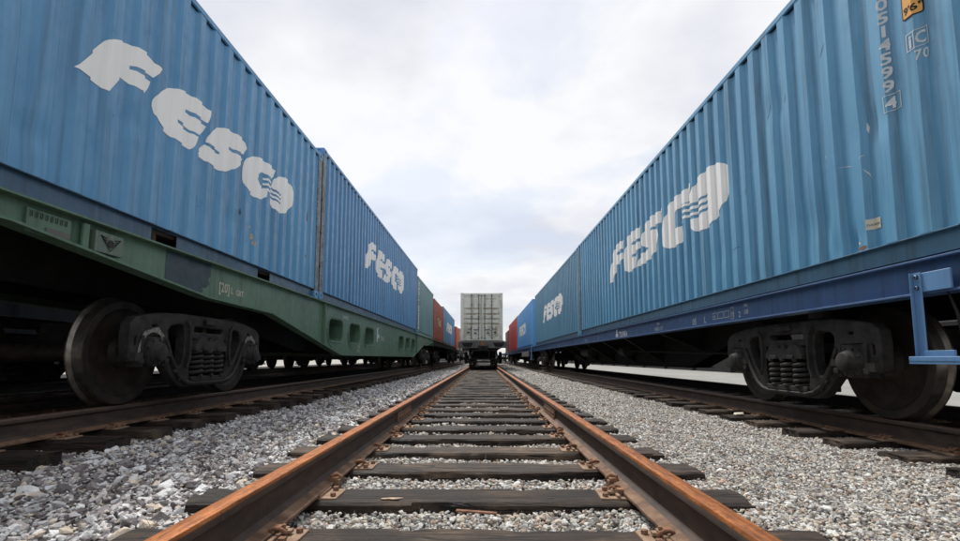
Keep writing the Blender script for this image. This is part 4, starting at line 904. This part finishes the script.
st_text('TSUVKA', .16, 10.95, .975, 'white', 1.0, .003); link('lettering', remap(filled([[(0, 0), (.20, 0), (.20, .06), (.14, .07), (.14, .15), (.10, .20), (.05, .15), (.05, .07), (0, .06)]]), lambda v: Vector((-1.2036, Y(11.24) - v.x, v.y + .985)), 'white', 'lettering'), w)
st_text('13.7', .11, 13.0, .99); st_text('TARA 26', .09, 14.6, 1.0); st_text('L', .11, 17.4, .99); st_text('6-ka', .14, 19.6, .98)

plain_wagon(LEFT, 37.6, 9.6, ZL, 'dark flat wagon under the red and mid blue containers on the left track', 'flat wagons of the left train', 'dark', 7.3, belly=False, sill_h=.30)
plain_wagon(LEFT, 57.6, 9.2, ZL - .15, 'dark flat wagon under the orange container, farthest on the left track', 'flat wagons of the left train', 'dark', 7.0, belly=False, sill_h=.30)
w2 = plain_wagon(RIGHT, 41.2, 12.5, ZR, 'blue grey flat wagon under the light blue and crimson containers, second on the right track', NR, 'blue_sill', 9.8)
Y2 = lambda y: y - 41.2
mb = MB(); mb.box(-1.266, -1.29, Y2(29.2), Y2(29.6), .45, 1.16, 'step_blue'); mb.box(-1.34, -1.1, Y2(29.2), Y2(29.6), .43, .45, 'step_blue'); link('step_bracket', mb.mesh('step_bracket', .003), w2)
mb = MB(); mb.box(-1.20, -1.30, Y2(31.0), Y2(36.0), .62, .93, 'grey_deck'); link('side_box', mb.mesh('side_box', .01), w2)
plain_wagon(RIGHT, 63.5, 9.0, ZR, 'blue flat wagon under the dark maroon container, last on the right track', NR, 'blue_sill', 6.6, belly=False)

w = plain_wagon(MID, 35.1, 6.55, 1.50, 'dusty grey flat wagon carrying the pale container on the middle track', None, 'grey_deck', 4.3, belly=False, sill_h=.30)
mb = MB(); yb = -6.57
mb.box(-1.44, 1.44, yb - .02, yb + .06, 1.06, 1.44, 'grey_deck'); mb.box(-.14, .14, yb - .08, yb - .02, 1.0, 1.46, 'rusty')
mb.prism([(-1.25, 1.38), (-.55, 1.38), (-.70, 1.12), (-1.10, 1.12)], 'y', yb - .035, yb - .02, 'dark'); mb.prism([(1.25, 1.38), (.55, 1.38), (.70, 1.12), (1.10, 1.12)], 'y', yb - .035, yb - .02, 'dark')
for s in (-1, 1): mb.box(s * 1.30, s * 1.38, yb - .05, yb - .02, .70, 1.2, 'grey_deck'); mb.box(s * 1.16, s * 1.44, yb - .08, yb + .02, .66, .70, 'grey_deck')
link('buffer_beam', mb.mesh('buffer_beam', .004), w)
mb = MB(); mb.box(-.95, .95, -6.3, -5.4, .22, .30, 'dark'); mb.tube([(-.9, -6.3, .42), (.9, -6.3, .42)], .035, 'dark', 8); link('brake_beam', mb.mesh('brake_beam'), w)

container('unseen second pale container added behind the one with the double doors on the middle track', MID, 43.4, 12.19, 1.50, 2.60, 'pale_box', 1, 13, None)  # unseen, added with its wagon to block brightness behind the first
plain_wagon(MID, 49.6, 6.55, 1.50, 'second dusty flat wagon on the middle track, added to darken the gap between the wheels of the first', None, 'grey_deck', 4.3, belly=True, sill_h=.30)  # added to block bright ground and sky under the first wagon

# ------------------------------------------------------------------ black open wagons on the far left track
def gondola(tr, ymid, label, group):
    w = thing('open_wagon', label, 'open wagon', at(tr, ymid), rz(tr), group); half = 6.4
    for s in (-1, 1):
        mb = MB(); mb.box(s * 1.44, s * 1.50, -half, half, 1.15, 3.35, 'gondola'); mb.box(s * 1.44, s * 1.56, -half, half, 3.25, 3.40, 'gondola'); mb.box(s * 1.42, s * 1.56, -half, half, .75, 1.15, 'gondola')
        for k in range(9): y = -half + .05 + (2 * half - .1) * k / 8; mb.box(s * 1.50, s * 1.58, y - .06, y + .06, .80, 3.3, 'gondola')
        link('side_panel', mb.mesh('side_panel', .004), w)
    mb = MB(); mb.box(-1.44, 1.44, -half, -half + .06, 1.1, 3.3, 'gondola'); mb.box(-1.44, 1.44, half - .06, half, 1.1, 3.3, 'gondola'); mb.box(-1.42, 1.42, -half, half, 1.0, 1.1, 'gondola'); mb.box(-.35, .35, -half, half, .6, 1.0, 'gondola')
    link('body', mb.mesh('body'), w)
    mb = MB()
    for k in range(6): y = -3 + k * 1.2; mb.prism([(y - .5, 1.0), (y + .5, 1.0), (y + .42, .42), (y - .42, .42)], 'x', -1.35, 1.35, 'gondola')
    link('hopper_door', mb.mesh('hopper_door', .004), w)
    bogie(w, -4.32); bogie(w, 4.32); side_steps_and_ends(w, 2 * half, 0)
    return w
ORD = ['nearest', 'second', 'third', 'fourth', 'fifth']
for i in range(5): gondola(FARL, -1.0 + 13.9 * i, f'black open wagon behind the left train, {ORD[i]} in its row', 'black open wagons on the far left track')

# ------------------------------------------------------------------ buildings
wl = thing('depot_wall', 'long soot dark depot wall beyond the paved yard on the right', 'wall', (12.1, 30, -.04))
bm_ = MB(); bm_.box(0, .35, -34, 45, 0, 3.1, 'wall_dark'); link('wall', bm_.mesh('wall'), wl)
bm_ = MB(); bm_.box(-.06, .41, -34, 45, 3.1, 3.22, 'wall_dark'); link('coping', bm_.mesh('coping', .01), wl)
pm = MB(); pm.box(-.12, 0.0, -.22, .22, 0, 3.0, 'wall_dark'); pm = pm.mesh('pier', .01)
for k in range(18): link('pier', pm, wl, (0, -32 + k * 4.4, 0))
sh = thing('warehouse', 'pale gabled warehouse far behind the orange container', 'building', (-14, 150, -.16))
mb = MB(); mb.box(-13, 13, 0, 60, 0, 7.6, 'concrete'); link('wall', mb.mesh('wall'), sh)
mb = MB(); mb.prism([(-13.6, 7.5), (0, 11.6), (13.6, 7.5), (13.6, 7.8), (0, 11.9), (-13.6, 7.8)], 'y', -.5, 60.5, 'roof_pale'); mb.prism([(-13, 7.6), (13, 7.6), (0, 11.5)], 'y', 0, .3, 'roof_pale'); link('roof', mb.mesh('roof', smooth=0), sh)
mb = MB(); mb.box(-3, 3, -.08, 0, 0, 5.2, 'grey_deck'); link('door', mb.mesh('door'), sh)
for x in (-9, 9): mb = MB(); mb.box(x - 1.6, x + 1.6, -.06, 0, 3, 5, 'dark'); link('window', mb.mesh('window'), sh)

# ------------------------------------------------------------------ small things lying about
def chip(name, label, cat, pts, t, loc, rotz, mat):
    mb = MB(); mb.prism(pts, 'z', 0, t, mat); return tag(link(name, mb.mesh(name, t * .2, 0), None, loc, (random.uniform(-.05, .05), random.uniform(-.05, .05), rotz)), label, cat)
chip('wood_splinter', 'pale wood splinter lying on the second nearest sleeper of the middle track', 'wood chip', [(-.055, .004), (-.045, -.008), (-.02, -.006), (.0, -.014), (.03, -.010), (.036, -.002), (.055, .006), (.02, .009), (-.01, .016), (-.035, .010)], .004, (-.435, 2.405, .001), .08, 'splinter')
chip('metal_strip', 'flat orange rusty strip lying in the gravel between the two nearest sleepers', 'scrap', [(-.09, -.012), (.09, -.016), (.092, .004), (-.088, .010)], .008, (-.035, 2.245, -.012), -.06, 'rust_bright')
bmx = bmesh.new()
for k in range(18):
    p = Vector(rng.normal(size=3)).normalized(); bmx.verts.new((p.x * .07, p.y * .05, p.z * .03))
bmesh.ops.convex_hull(bmx, input=bmx.verts); mw = bpy.data.meshes.new('white_stone'); bmx.to_mesh(mw); bmx.free(); mw.materials.append(M['cream'])
tag(link('pale_stone', mw, None, (3.05, 6.0, .0)), 'single pale stone beside a sleeper end of the right track', 'stone')
